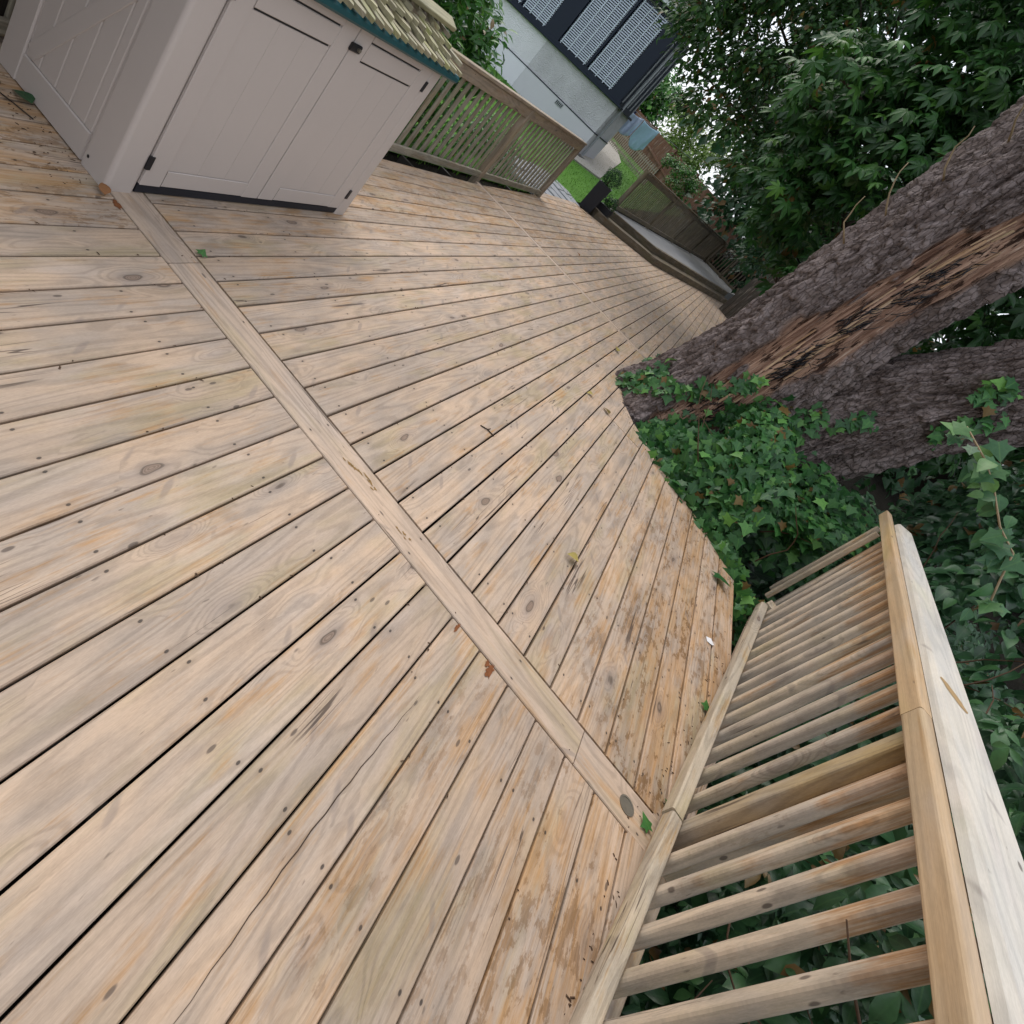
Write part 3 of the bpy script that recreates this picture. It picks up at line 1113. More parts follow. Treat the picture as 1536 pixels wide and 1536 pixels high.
# carcass: side walls with framing, front corner posts, back
box("side_wall", (XB + .01, Y0 + 0.012, 0.005), (XF - 0.03, Y0 + 0.03, ZT), sm, shed, 0.003)
box("side_wall", (XB + .01, Y1 - 0.03, 0.005), (XF - 0.03, Y1 - 0.012, ZT), sm, shed, 0.003)
box("back_wall", (XB, Y0 + .03, 0.005), (XB + 0.02, Y1 - .03, ZT), sm, shed, 0.003)
box("floor_plate", (XB + .03, Y0 + .04, 0.002), (XF - .05, Y1 - .04, 0.03), M['navyplastic'], shed, 0.003)


def corner_post(name, y0, y1, x0, x1):
    V, F = beam_geo(x1 - x0, y1 - y0, 0.0, ZT, 0.022, segs=5)
    V = [(v[0], -v[2], v[1]) for v in V]
    me = mesh_from(name, V, F, sm)
    o = obj(name, me, shed, ((x0 + x1) / 2, (y0 + y1) / 2, 0.0))
    return o


corner_post("corner_post", Y0, Y0 + 0.142, -2.125, XF)
corner_post("corner_post", Y1 - 0.115, Y1, -2.125, XF)
# side frame: rails, back stile, diagonal brace, boards with grooves
box("side_rail", (-2.63, Y0, 0.004), (-2.128, Y0 + 0.014, 0.136), sm, shed, 0.005, 'x')
box("side_rail", (-2.63, Y0, ZT - 0.13), (-2.128, Y0 + 0.014, ZT), sm, shed, 0.005, 'x')
box("side_stile", (XB, Y0 - 0.002, 0.004), (-2.634, Y0 + 0.03, ZT), sm, shed, 0.006, 'z')
gx = [-2.628, -2.528, -2.406, -2.297, -2.184, -2.13]
for a, b in zip(gx[:-1], gx[1:]):
    box("side_board", (a + 0.003, Y0 + 0.006, 0.139), (b - 0.003, Y0 + 0.016, ZT - 0.133), sm, shed, 0.004, 'z')
beam("diagonal_brace", (-2.60, Y0 + 0.006, 0.165), (-2.15, Y0 + 0.006, 0.80), 0.075, 0.010, sm, shed, (0, -1, 0), 0.003)
# doors
for k, (y0, y1, inner) in enumerate(((1.868, 2.571, 2.455), (2.577, 3.292, 2.69))):
    zb = 0.052
    dr = box("door", (XF - 0.022, y0, zb), (XF - 0.006, y1, 1.064), sm, shed, 0.003, 'z')
    hinge_side = y0 if k == 0 else y1
    ia, ib = (1.972, 2.455) if k == 0 else (2.690, 3.185)
    box("stile", (XF - 0.006, y0, zb), (XF + 0.003, ia - 0.001, 1.064), sm, dr, 0.003, 'z')
    box("stile", (XF - 0.006, ib + 0.001, zb), (XF + 0.003, y1, 1.064), sm, dr, 0.003, 'z')
    box("rail", (XF - 0.006, ia + .002, zb), (XF + 0.002, ib - .002, 0.137), sm, dr, 0.004, 'y')
    box("rail", (XF - 0.006, ia + .002, 0.929), (XF + 0.002, ib - .002, 1.022), sm, dr, 0.003, 'y')
    box("rail", (XF - 0.006, ia + .002, 1.031), (XF + 0.002, ib - .002, 1.064), sm, dr, 0.003, 'y')
    s0 = ia + 0.01
    for z in (0.9245, 1.0265):
        box("slot", (XF - 0.0062, s0, z - 0.0035), (XF - 0.0022, ib - 0.012, z + 0.0035), M['slotblack'], dr, 0.0005, 'y')
    nb = 3
    for i in range(nb):
        a = ia + (ib - ia) * i / nb
        b = ia + (ib - ia) * (i + 1) / nb
        box("panel_board", (XF - 0.007, a + 0.0004, 0.140), (XF - 0.002, b - 0.0004, 0.919), sm, dr, 0.0008, 'z')
for (y, z) in ((1.866, 0.168), (1.866, 0.955), (3.298, 0.165), (3.300, 0.962)):
    box("hinge", (XF - 0.004, y - 0.013, z - 0.032), (XF + 0.010, y + 0.013, z + 0.032), M['slotblack'], shed, 0.003, 'z')
lt = box("latch", (XF + 0.003, 2.558, 0.955), (XF + 0.020, 2.632, 0.995), M['slotblack'], shed, 0.006, 'y')
box("staple", (XF + 0.020, 2.600, 0.968), (XF + 0.034, 2.616, 0.984), M['metal'], lt, 0.003, 'y')
bxm = box("threshold", (XF - 0.03, 1.866, 0.004), (XF - 0.004, 3.294, 0.048), M['navyplastic'], shed, 0.004)
# a small screw hole cap at the foot of the side
V = [(-2.087 + 0.008 * math.cos(t * math.pi / 4), Y0 - 0.0015, 0.055 + 0.008 * math.sin(t * math.pi / 4)) for t in range(8)]
world_mesh("vent_hole", V, [tuple(range(7, -1, -1))], M['slotblack'], shed)
# lid and roof
box("lid", (XB - 0.03, Y0 - 0.05, ZT), (XF + 0.075, Y1 + 0.045, ZT + 0.045), M['teal'], shed, 0.012)
box("roof_base", (XB - 0.01, Y0 - 0.03, ZT + 0.045), (XF + 0.03, Y1 + 0.02, ZT + 0.060), M['teal'], shed, 0.004)
V = [(-1.93, Y0 - .03, 1.136), (-1.93, Y1 + .01, 1.136), (-2.20, Y0 - .03, 1.27), (-2.20, Y1 + .01, 1.27), (XB - .02, Y0 - .03, 1.136), (XB - .02, Y1 + .01, 1.136)]
world_mesh("roof_core", V, [(0, 1, 3, 2), (2, 3, 5, 4), (0, 2, 4), (1, 5, 3), (0, 4, 5, 1)], M['sleeper'], shed)


def shingle_mesh(w, l):
    # a split slat with a slanting pointed butt, thick at the butt
    V = [(-w / 2, 0.012, 0.0), (w * 0.10, -0.030, 0.0), (w / 2, -0.004, 0.0), (w / 2, l, 0.0), (-w / 2, l, 0.0)]
    V += [(x, y, 0.022 if y < 0.05 else 0.008) for x, y, z in V]
    F = [(4, 3, 2, 1, 0), (5, 6, 7, 8, 9), (0, 1, 6, 5), (1, 2, 7, 6), (2, 3, 8, 7), (3, 4, 9, 8), (4, 0, 5, 9)]
    return mesh_from("shingle", V, F, M['shingle'])


shm = [shingle_mesh(0.050, 0.27), shingle_mesh(0.058, 0.26), shingle_mesh(0.044, 0.28)]
for row in range(5):
    x_e = -1.868 - 0.080 * row
    z_e = 1.130 + 0.033 * row
    y = Y0 - 0.02 + (0.075 if row % 2 else 0.0)
    while y < Y1 + 0.045:
        o = bpy.data.objects.new("shingle", shm[random.randrange(3)])
        pit = math.atan2(0.012, 0.066) + random.uniform(-0.05, 0.05)
        # local +Y runs up the roof, local X along the eave
        Ru = Matrix(((0, -math.cos(pit), math.sin(pit)), (1, 0, 0), (0, math.sin(pit), math.cos(pit))))
        Rz = Matrix.Rotation(random.uniform(-0.09, 0.09), 3, 'Z')
        o.rotation_euler = (Ru @ Rz).to_euler()
        o.location = (x_e + random.uniform(-0.006, 0.006), y, z_e)
        o["stain"] = random.uniform(0, 0.3)
        link(o, shed)
        y += 0.1525 if row % 2 else 0.0765
for xx, zz_, y1 in ((-2.14, 1.300, 3.50), (-2.27, 1.305, 3.36)):
    beam("ridge_board", (xx, Y0 - 0.05, zz_), (xx, y1, zz_ - 0.006), 0.085, 0.028, M['shingle'], shed, (0.45, 0, 1), 0.004)

# ------------------------------------------------------------------ slatted fence on the left
lf = thing("slatted_fence", "weathered slatted wooden fence with a brown top rail running on from the shed", "fence", (-2.95, 6.7, 0))
FX = -2.95
for (ya, yb) in ((1.0, 4.1), (4.1, 7.30), (7.30, 9.80)):
    beam("bottom_rail", (FX + 0.01, ya + .003, 0.070), (FX + 0.01, yb - .003, 0.070), 0.04, 0.075, M['oldwood'], lf, stain=0.2)
    beam("top_rail", (FX + 0.01, ya + .003, 0.975), (FX + 0.01, yb - .003, 0.975), 0.04, 0.115, M['fencerail'], lf)
    beam("cap_board", (FX - 0.01, ya + .003, 1.052), (FX - 0.01, yb - .003, 1.052), 0.115, 0.032, M['fencerail'], lf)
    y = ya + 0.09
    while y < yb - 0.05:
        beam("slat", (FX - 0.032, y, 0.02), (FX - 0.032, y, 1.02), 0.066, 0.020, M['oldwood'], lf, (1, 0, 0), 0.004, stain=random.uniform(0, .4))
        y += 0.154
for y in (4.1, 7.30, 9.79):
    beam("post", (FX - 0.006, y - 0.03, -0.3), (FX - 0.006, y - 0.03, 1.03), 0.10, 0.085, M['fencerail'], lf, (1, 0, 0), 0.006)
lf2 = None

# ------------------------------------------------------------------ planter with clipped ball
pl = thing("planter", "tall black square planter holding a clipped round box ball at the far deck corner", "planter", (-2.99, 13.05, 0))
V, F = [], []
pc = Vector((-3.0, 13.12))
for (s, z) in ((0.145, 0.0), (0.165, 0.62), (0.135, 0.62), (0.13, 0.56)):
    for a, b in ((-1, -1), (1, -1), (1, 1), (-1, 1)):
        th = math.radians(12)
        x, y = a * s, b * s
        V.append((pc.x + x * math.cos(th) - y * math.sin(th), pc.y + x * math.sin(th) + y * math.cos(th), z))
for k in range(3):
    for i in range(4):
        j = (i + 1) % 4
        F.append((k * 4 + i, k * 4 + j, (k + 1) * 4 + j, (k + 1) * 4 + i))
F += [(12, 13, 14, 15), (3, 2, 1, 0)]
world_mesh("pot", V, F, M['planter'], pl)
tubes("stem", [([(pc.x, pc.y, 0.55), (pc.x, pc.y, 0.75)], 0.02)], M['branch'], pl)
P, D = blob(1500, (pc.x, pc.y, 0.80), (0.20, 0.20, 0.20), 0.8)
leaf_mass("foliage", tmpl_leaflet(0.35, 0.5, 0.1, 2), P, D + jitter(len(P), 0.5), jitter(len(P), 1), RNG.uniform(0.02, 0.035, len(P)), M['box_leaf'], pl)
pl2 = thing("small_planter", "low dark planter with a small shrub behind the tall black planter", "planter", (-2.72, 13.45, 0))
box("pot", (-2.90, 13.35, 0.0), (-2.58, 13.62, 0.30), M['planter'], pl2, 0.01)
P, D = blob(500, (-2.74, 13.48, 0.40), (0.20, 0.17, 0.16), 0.4)
leaf_mass("foliage", tmpl_leaflet(0.35, 0.5, 0.1, 2), P, D + jitter(len(P), 0.5), jitter(len(P), 1), RNG.uniform(0.03, 0.05, len(P)), M['box_leaf'], pl2)

# ------------------------------------------------------------------ raised terrace with timber steps
ter = setting("terrace", (-0.6, 18, 0.15))
S1 = [(-2.78, 13.02), (-1.30, 14.72), (0.70, 22.05)]
S2 = [(-2.74, 13.98), (-1.56, 14.98), (0.70, 23.9)]


def wall_run(name, pts, z0, z1, th, mat, parent):
    for a, b in zip(pts[:-1], pts[1:]):
        a, b = Vector((*a, 0)), Vector((*b, 0))
        d = (b - a).normalized()
        nrm = Vector((-d.y, d.x, 0))
        mid = (z0 + z1) / 2
        beam(name, a + nrm * th / 2 + Vector((0, 0, mid)), b + nrm * th / 2 + Vector((0, 0, mid)), th, z1 - z0, mat, parent, (0, 0, 1), 0.008, stain=0.2)


S1w = [(-2.72, 13.10), (-1.30, 14.72), (0.70, 22.05)]
wall_run("step_riser", S1w, -0.1, 0.155, 0.30, M['sleeper'], ter)
S2w = [(-2.66, 13.82), (-1.52, 14.98), (0.52, 22.6)]
wall_run("step_riser", S2w, -0.1, 0.302, 0.12, M['sleeper'], ter)
tp = [(-2.80, 13.95), (-1.60, 15.05), (0.42, 22.6), (1.0, 25.9), (-1.0, 26.9)]
poly_slab("terrace_floor", tp, lambda x, y: 0.285, 0.3, M['platform'], ter, None)

# fence round the terrace
tf = thing("terrace_fence", "dark slatted wooden balustrade behind the grey terrace at the far end of the deck", "fence", (-1.9, 20, 0.3))
ta, tb, tc = Vector((-2.78, 14.25, 0)), Vector((-1.0, 26.6, 0)), Vector((0.75, 25.4, 0))


def balustrade(a, b, z0, h, pitch, parent, mslat, mrail, posts=3, solid=None):
    L = (b - a).length
    d = (b - a).normalized()
    nrm = Vector((d.y, -d.x, 0))
    for z, t in ((z0 + 0.07, 0.09), (z0 + h - 0.09, 0.10)):
        beam("rail", a + nrm * 0.02 + Vector((0, 0, z)), b + nrm * 0.02 + Vector((0, 0, z)), 0.04, t, mrail, parent, stain=0.1)
    beam("cap_rail", a + Vector((0, 0, z0 + h)), b + Vector((0, 0, z0 + h)), 0.11, 0.035, mrail, parent)
    for i in range(posts):
        p = a + d * (L * i / (posts - 1))
        beam("post", p + Vector((0, 0, z0 - 0.3)), p + Vector((0, 0, z0 + h - 0.02)), 0.09, 0.09, mrail, parent, nrm, 0.005)
    s = 0.1
    while s < L - 0.05:
        p = a + d * s - nrm * 0.024
        beam("slat", p + Vector((0, 0, z0 + 0.02)), p + Vector((0, 0, z0 + h - 0.03)), 0.05, 0.02, mslat, parent, nrm, 0.003)
        s += pitch


balustrade(ta, tb, 0.30, 1.05, 0.135, tf, M['sleeper'], M['sleeper'], 5)
balustrade(tb + Vector((0.1, -.1, 0)), tc, 0.30, 1.05, 0.15, tf, M['sleeper'], M['sleeper'], 3)

# tall dark timber box at the far right corner of the deck, white block at its foot
db = thing("timber_cabinet", "tall dark brown timber cabinet at the far right corner of the deck", "cabinet", (0.86, 18.9, 0))
ca, cb = Vector((0.60, 19.2, 0)), Vector((1.12, 18.55, 0))
cd_ = (cb - ca).normalized()
cn = Vector((cd_.y, -cd_.x, 0))
Lc = (cb - ca).length
for i in range(4):
    a = ca + cd_ * (Lc * i / 4 + 0.003)
    b = ca + cd_ * (Lc * (i + 1) / 4 - 0.003)
    p = (a + b) / 2
    beam("board", p + Vector((0, 0, 0.01)), p + Vector((0, 0, 1.72)), (b - a).length, 0.03, M['darkwood'], db, cn, 0.004)
back = -cn * 0.45
for e in (ca, cb):
    p = e + back * 0.55
    beam("side_panel", p + Vector((0, 0, 0.01)), p + Vector((0, 0, 1.72)), 0.02, 0.44, M['darkwood'], db, cn, 0.004)
mid = (ca + cb) / 2 + back * 0.5
beam("top", mid - cd_ * (Lc / 2 + 0.03) + Vector((0, 0, 1.74)), mid + cd_ * (Lc / 2 + 0.03) + Vector((0, 0, 1.74)), 0.56, 0.03, M['darkwood'], db)
wb_ = tag(box("stone_block", (1.20, 18.7, 0.0), (1.52, 19.0, 0.22), M['white'], None, 0.03), "small white block on the deck at the foot of the dark timber cabinet", "block")
fr = thing("timber_bench", "dark wooden bench frame between the timber cabinet and the leaning trunk", "bench", (1.5, 18.4, 0))
beam("seat", (1.25, 18.3, 0.43), (2.6, 17.5, 0.43), 0.40, 0.05, M['darkwood'], fr)
beam("backrest", (1.37, 18.5, 0.8), (2.7, 17.7, 0.8), 0.04, 0.30, M['darkwood'], fr)
for p in ((1.35, 18.3), (2.45, 17.6)):
    beam("leg", (p[0], p[1], 0.0), (p[0], p[1], 0.41), 0.08, 0.08, M['darkwood'], fr, (1, 0, 0))

# ------------------------------------------------------------------ house
hs = thing("house", "grey pebble-dashed house with a big dark-framed bay window and blinds beyond the fence", "house", (-8.0, 19.0, 0.3))
HY, HXR, HXL, HXS = 18.2, -5.46, -14.0, -8.35
ZB, ZP, ZS = 0.1, 1.03, 1.93
D_ = 1.75
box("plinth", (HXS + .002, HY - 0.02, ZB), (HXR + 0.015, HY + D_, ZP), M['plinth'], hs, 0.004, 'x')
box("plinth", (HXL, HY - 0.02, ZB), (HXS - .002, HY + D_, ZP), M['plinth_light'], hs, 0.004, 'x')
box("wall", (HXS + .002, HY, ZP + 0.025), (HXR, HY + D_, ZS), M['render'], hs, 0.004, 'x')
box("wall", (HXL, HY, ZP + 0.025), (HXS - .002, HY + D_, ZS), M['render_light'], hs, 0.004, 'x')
box("drip_strip", (HXL, HY - 0.03, ZP), (HXR + 0.03, HY + D_, ZP + 0.025), M['navyframe'], hs, 0.003, 'x')
box("sill", (HXL, HY - 0.11, ZS), (HXR + 0.10, HY + D_, ZS + 0.06), M['navyframe'], hs, 0.01, 'x')
vn = box("air_brick", (-6.97, HY - 0.032, 0.87), (-6.70, HY - 0.015, 1.0), M['grey'], hs, 0.004, 'x')
for i in range(5):
    box("slot", (-6.95 + i * 0.052, HY - 0.036, 0.89), (-6.925 + i * 0.052, HY - 0.0325, 0.98), M['slotblack'], vn, 0.001, 'z')
# window wall
ZW0, ZW1 = ZS + 0.06, 4.32
def pane(x0, x1, nm):
    w = box("window", (x0 - 0.05, HY + 0.02, ZW0 + 0.06), (x1 + 0.05, HY + 0.05, ZW1 - 0.05), M['glass_back'], hs, 0.002, 'x')
    n = int((ZW1 - ZW0 - 0.2) / 0.058)
    for i in range(n):
        z = ZW0 + 0.16 + i * 0.058
        beam("blind_slat", (x0 + 0.02, HY - 0.005, z), (x1 - 0.02, HY - 0.005, z), 0.044, 0.006, M['white'], w, (0, -0.75, 0.65), 0.001)
    for k in range(4):
        xx = x0 + 0.06 + (x1 - x0 - 0.12) * k / 3
        beam("blind_tape", (xx, HY - 0.026, ZW0 + 0.1), (xx, HY - 0.026, ZW1 - 0.1), 0.03, 0.004, M['white'], w, (0, 1, 0), 0.001)
    g = box("glass_pane", (x0, HY - 0.045, ZW0 + 0.09), (x1, HY - 0.040, ZW1 - 0.06), M['glass'], w, 0.001, 'x')


mg = Mat("dark_room_behind_glass")
M['glass_back'] = mg.done((0.012, 0.018, 0.032), 0.5, 0.3)
mg = Mat("window_glass")
mg.b.inputs['Transmission Weight'].default_value = 1.0
mg.b.inputs['IOR'].default_value = 1.1
M['glass'] = mg.done((0.93, 0.97, 1.0), 0.0, 0.5)
for x0, x1 in ((-13.7, -12.4), (-12.3, -10.95), (-10.25, -9.7), (-9.62, -8.66), (-8.04, -6.97), (-6.87, -5.92)):
    pane(x0, x1, 0)
for x0, x1 in ((-14.0, -13.72), (-12.38, -12.32), (-10.93, -10.27), (-8.64, -8.06), (-6.95, -6.89), (-5.90, -5.50), (-9.68, -9.64)):
    box("mullion", (x0, HY - 0.06, ZW0), (x1, HY + 0.10, ZW1), M['navyframe'], hs, 0.006, 'z')
for z0, z1 in ((ZW0 + 0.001, ZW0 + 0.10), (ZW1, ZW1 + 0.10)):
    box("window_rail", (HXL, HY - 0.07, z0), (HXR, HY + 0.0, z1), M['navyframe'], hs, 0.004, 'x')
box("side_window", (HXR - 0.10, HY + 0.105, ZW0), (HXR - 0.04, HY + D_, ZW1), M['navyframe'], hs, 0.004, 'y')
for i in range(5):
    box("side_mullion", (HXR - 0.045, HY + 0.15 + i * 0.38, ZW0 + .11), (HXR - 0.02, HY + 0.22 + i * 0.38, ZW1 - .002), M['grey'], hs, 0.004, 'z')
box("fascia_board", (HXL, HY - 0.22, ZW1 + 0.10), (HXR + 0.22, HY + D_, ZW1 + 0.32), M['white'], hs, 0.006, 'x')
box("gutter", (HXL, HY - 0.34, ZW1 + 0.24), (HXR + 0.34, HY - 0.222, ZW1 + 0.34), M['grey'], hs, 0.03, 'x')
beam("downpipe", (HXR + 0.08, HY + 0.3, ZB), (HXR + 0.08, HY + 0.3, ZW1 + 0.3), 0.07, 0.07, M['grey'], hs, (1, 0, 0), 0.03, 3)
V = [(HXL, HY - 0.3, 4.70), (HXR + 0.3, HY - 0.3, 4.70), (HXR + 0.3, HY + D_, 4.70), (-8.0, HY + 3.0, 6.1), (HXL, HY + 3.0, 6.1), (-8.2, HY + 6.2, 4.70), (HXL, HY + 6.2, 4.70)]
world_mesh("roof", V, [(0, 1, 3, 4), (1, 2, 3), (2, 5, 3), (3, 5, 6, 4), (0, 4, 6), (0, 6, 5, 2, 1)], M['tile'], hs)
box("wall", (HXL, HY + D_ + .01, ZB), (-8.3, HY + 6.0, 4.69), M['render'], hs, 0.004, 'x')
mt = poly_slab("stone_step", [(-5.95, 17.75), (-5.25, 17.9), (-5.15, 18.9), (-5.9, 18.15)], lambda x, y: 0.36, 0.2, M['mosaic'], hs, None)
ct = [(-6.2, 17.6), (-5.0, 17.85), (-4.75, 18.9), (-5.3, 18.9)]

# ------------------------------------------------------------------ neighbour's fence, laundry
nf = thing("boundary_fence", "red-brown close-boarded boundary fence behind the lawn and the washing", "fence", (-5.5, 33, 1.0))
fa, fb = Vector((*pol(-17.5, 37), 0)), Vector((*pol(-1.5, 29), 0))
fd = (fb - fa).normalized()
fn = Vector((fd.y, -fd.x, 0))
FL = (fb - fa).length
s = 0.0
k = 0
while s < FL:
    p = fa + fd * (s + 0.07)
    z0 = ground_z(p.x, p.y)
    zt = 3.05 - 0.075 * s
    beam("board", p + Vector((0, 0, z0)), p + Vector((0, 0, max(zt, 1.9))) + fn * (0.012 if k % 2 else 0.0), 0.150, 0.018, M['neighbour'], nf, fn, 0.003, stain=random.uniform(0, .4))
    if k % 14 == 0:
        beam("post", p + fn * 0.07 + Vector((0, 0, z0)), p + fn * 0.07 + Vector((0, 0, max(zt, 1.9) + 0.1)), 0.12, 0.10, M['neighbour'], nf, fn)
    s += 0.143
    k += 1
for t in (0.25, 0.8):
    za = ground_z(fa.x, fa.y) + 2.0 * t
    beam("rail", fa + fn * 0.05 + Vector((0, 0, za + 0.1)), fb + fn * 0.05 + Vector((0, 0, ground_z(fb.x, fb.y) + 1.6 * t)), 0.05, 0.09, M['neighbour'], nf)
pf = thing("picket_fence", "low picket fence of thin pale slats along the far edge of the lawn", "fence", (-7.0, 29, 0.8))
pa, pb = Vector((*pol(-16.4, 31), 0)), Vector((*pol(-10.5, 27), 0))
pd = (pb - pa).normalized()
pn = Vector((pd.y, -pd.x, 0))
s = 0
while s < (pb - pa).length:
    p = pa + pd * s
    z0 = ground_z(p.x, p.y)
    beam("picket", p + Vector((0, 0, z0)), p + Vector((0, 0, z0 + 0.85)), 0.06, 0.02, M['oldwood'], pf, pn, 0.003)
    s += 0.155
for h in (0.2, 0.7):
    beam("rail", pa - pn * 0.03 + Vector((0, 0, ground_z(pa.x, pa.y) + h)), pb - pn * 0.03 + Vector((0, 0, ground_z(pb.x, pb.y) + h)), 0.03, 0.07, M['oldwood'], pf)


def cloth(name, label, cat, a, b, drop, mat, sag=0.06, wav=0.05, round_=0.0, group=None):
    a, b = Vector(a), Vector(b)
    nx, nz = 22, 16
    d = b - a
    nrm = Vector((d.y, -d.x, 0)).normalized()
    V, F = [], []
    for j in range(nz + 1):
        for i in range(nx + 1):
            u, v = i / nx, j / nz
            dr = drop * (1 - round_ * (2 * u - 1) ** 2 * 0.5 - round_ * (0.35 if u < 0.25 else 0) * (1 - u * 4))
            p = a + d * u - Vector((0, 0, sag * math.sin(math.pi * u) + dr * v))
            p += nrm * (wav * (math.sin(u * 17 + v * 2) * (0.3 + v) + 0.6 * math.sin(u * 7 + v * 5)))
            V.append(p)
    for j in range(nz):
        for i in range(nx):
            q = j * (nx + 1) + i
            F.append((q, q + 1, q + nx + 2, q + nx + 1))
    o = world_mesh(name, V, F, mat, None, True)
    sol = o.modifiers.new("thickness", 'SOLIDIFY')
    sol.thickness = 0.006
    return tag(o, label, cat, group), nrm


def P3(azd, d, z): return (*pol(azd, d), z)


cloth("bath_towel", "pale blue towel hanging nearest the trees on the washing line, hem rounded", "towel", P3(-14.25, 25, 2.36), P3(-12.65, 25.2, 2.44), 0.98, M['cloth'], 0.05, 0.03, 0.35)
cloth("bed_sheet", "crumpled faded blue sheet hanging between the navy shirt and the pale blue towel", "sheet", P3(-15.6, 25, 2.30), P3(-14.3, 25, 2.38), 0.80, M['cloth2'], 0.05, 0.07, 0.2)
cloth("navy_shirt", "navy garment hanging on the washing line beside the house corner", "shirt", P3(-16.0, 25.3, 2.25), P3(-15.2, 25.3, 2.42), 0.62, M['navycloth'], 0.02, 0.03)
wl = thing("washing_line", "thin washing line strung from the house corner across the lawn", "washing line", P3(-16, 25.2, 0.6))
tubes("line", [([P3(-17.0, 25.2, 2.42), P3(-14.5, 25.15, 2.37), P3(-9, 25.6, 2.55)], 0.008)], M['grey'], wl, 5)

# ------------------------------------------------------------------ the two old trunks
def plates(u, v, nu_c, ch, seed):
    """cell noise wrapped round the trunk: distance to plate edge, plate height, tilt"""
    a, b = u * nu_c, v / ch
    ia, ib = np.floor(a).astype(np.int64), np.floor(b).astype(np.int64)
    f1 = np.full(a.shape, 9.0)
    f2 = np.full(a.shape, 9.0)
    hh = np.zeros(a.shape)
    tl = np.zeros(a.shape)
    for da in (-1, 0, 1):
        for db in (-1, 0, 1):
            ja, jb = ia + da, ib + db
            wa = ja % nu_c
            px = ja + 0.1 + 0.8 * _h(wa, jb, 0 * jb, seed)
            py = jb + 0.1 + 0.8 * _h(wa, jb, 0 * jb + 1, seed)
            d = np.hypot(a - px, b - py)
            near = d < f1
            f2 = np.where(near, f1, np.minimum(f2, d))
            hh = np.where(near, _h(wa, jb, 0 * jb + 2, seed), hh)
            tl = np.where(near, (b - py), tl)
            f1 = np.where(near, d, f1)
    return f2 - f1, hh, tl


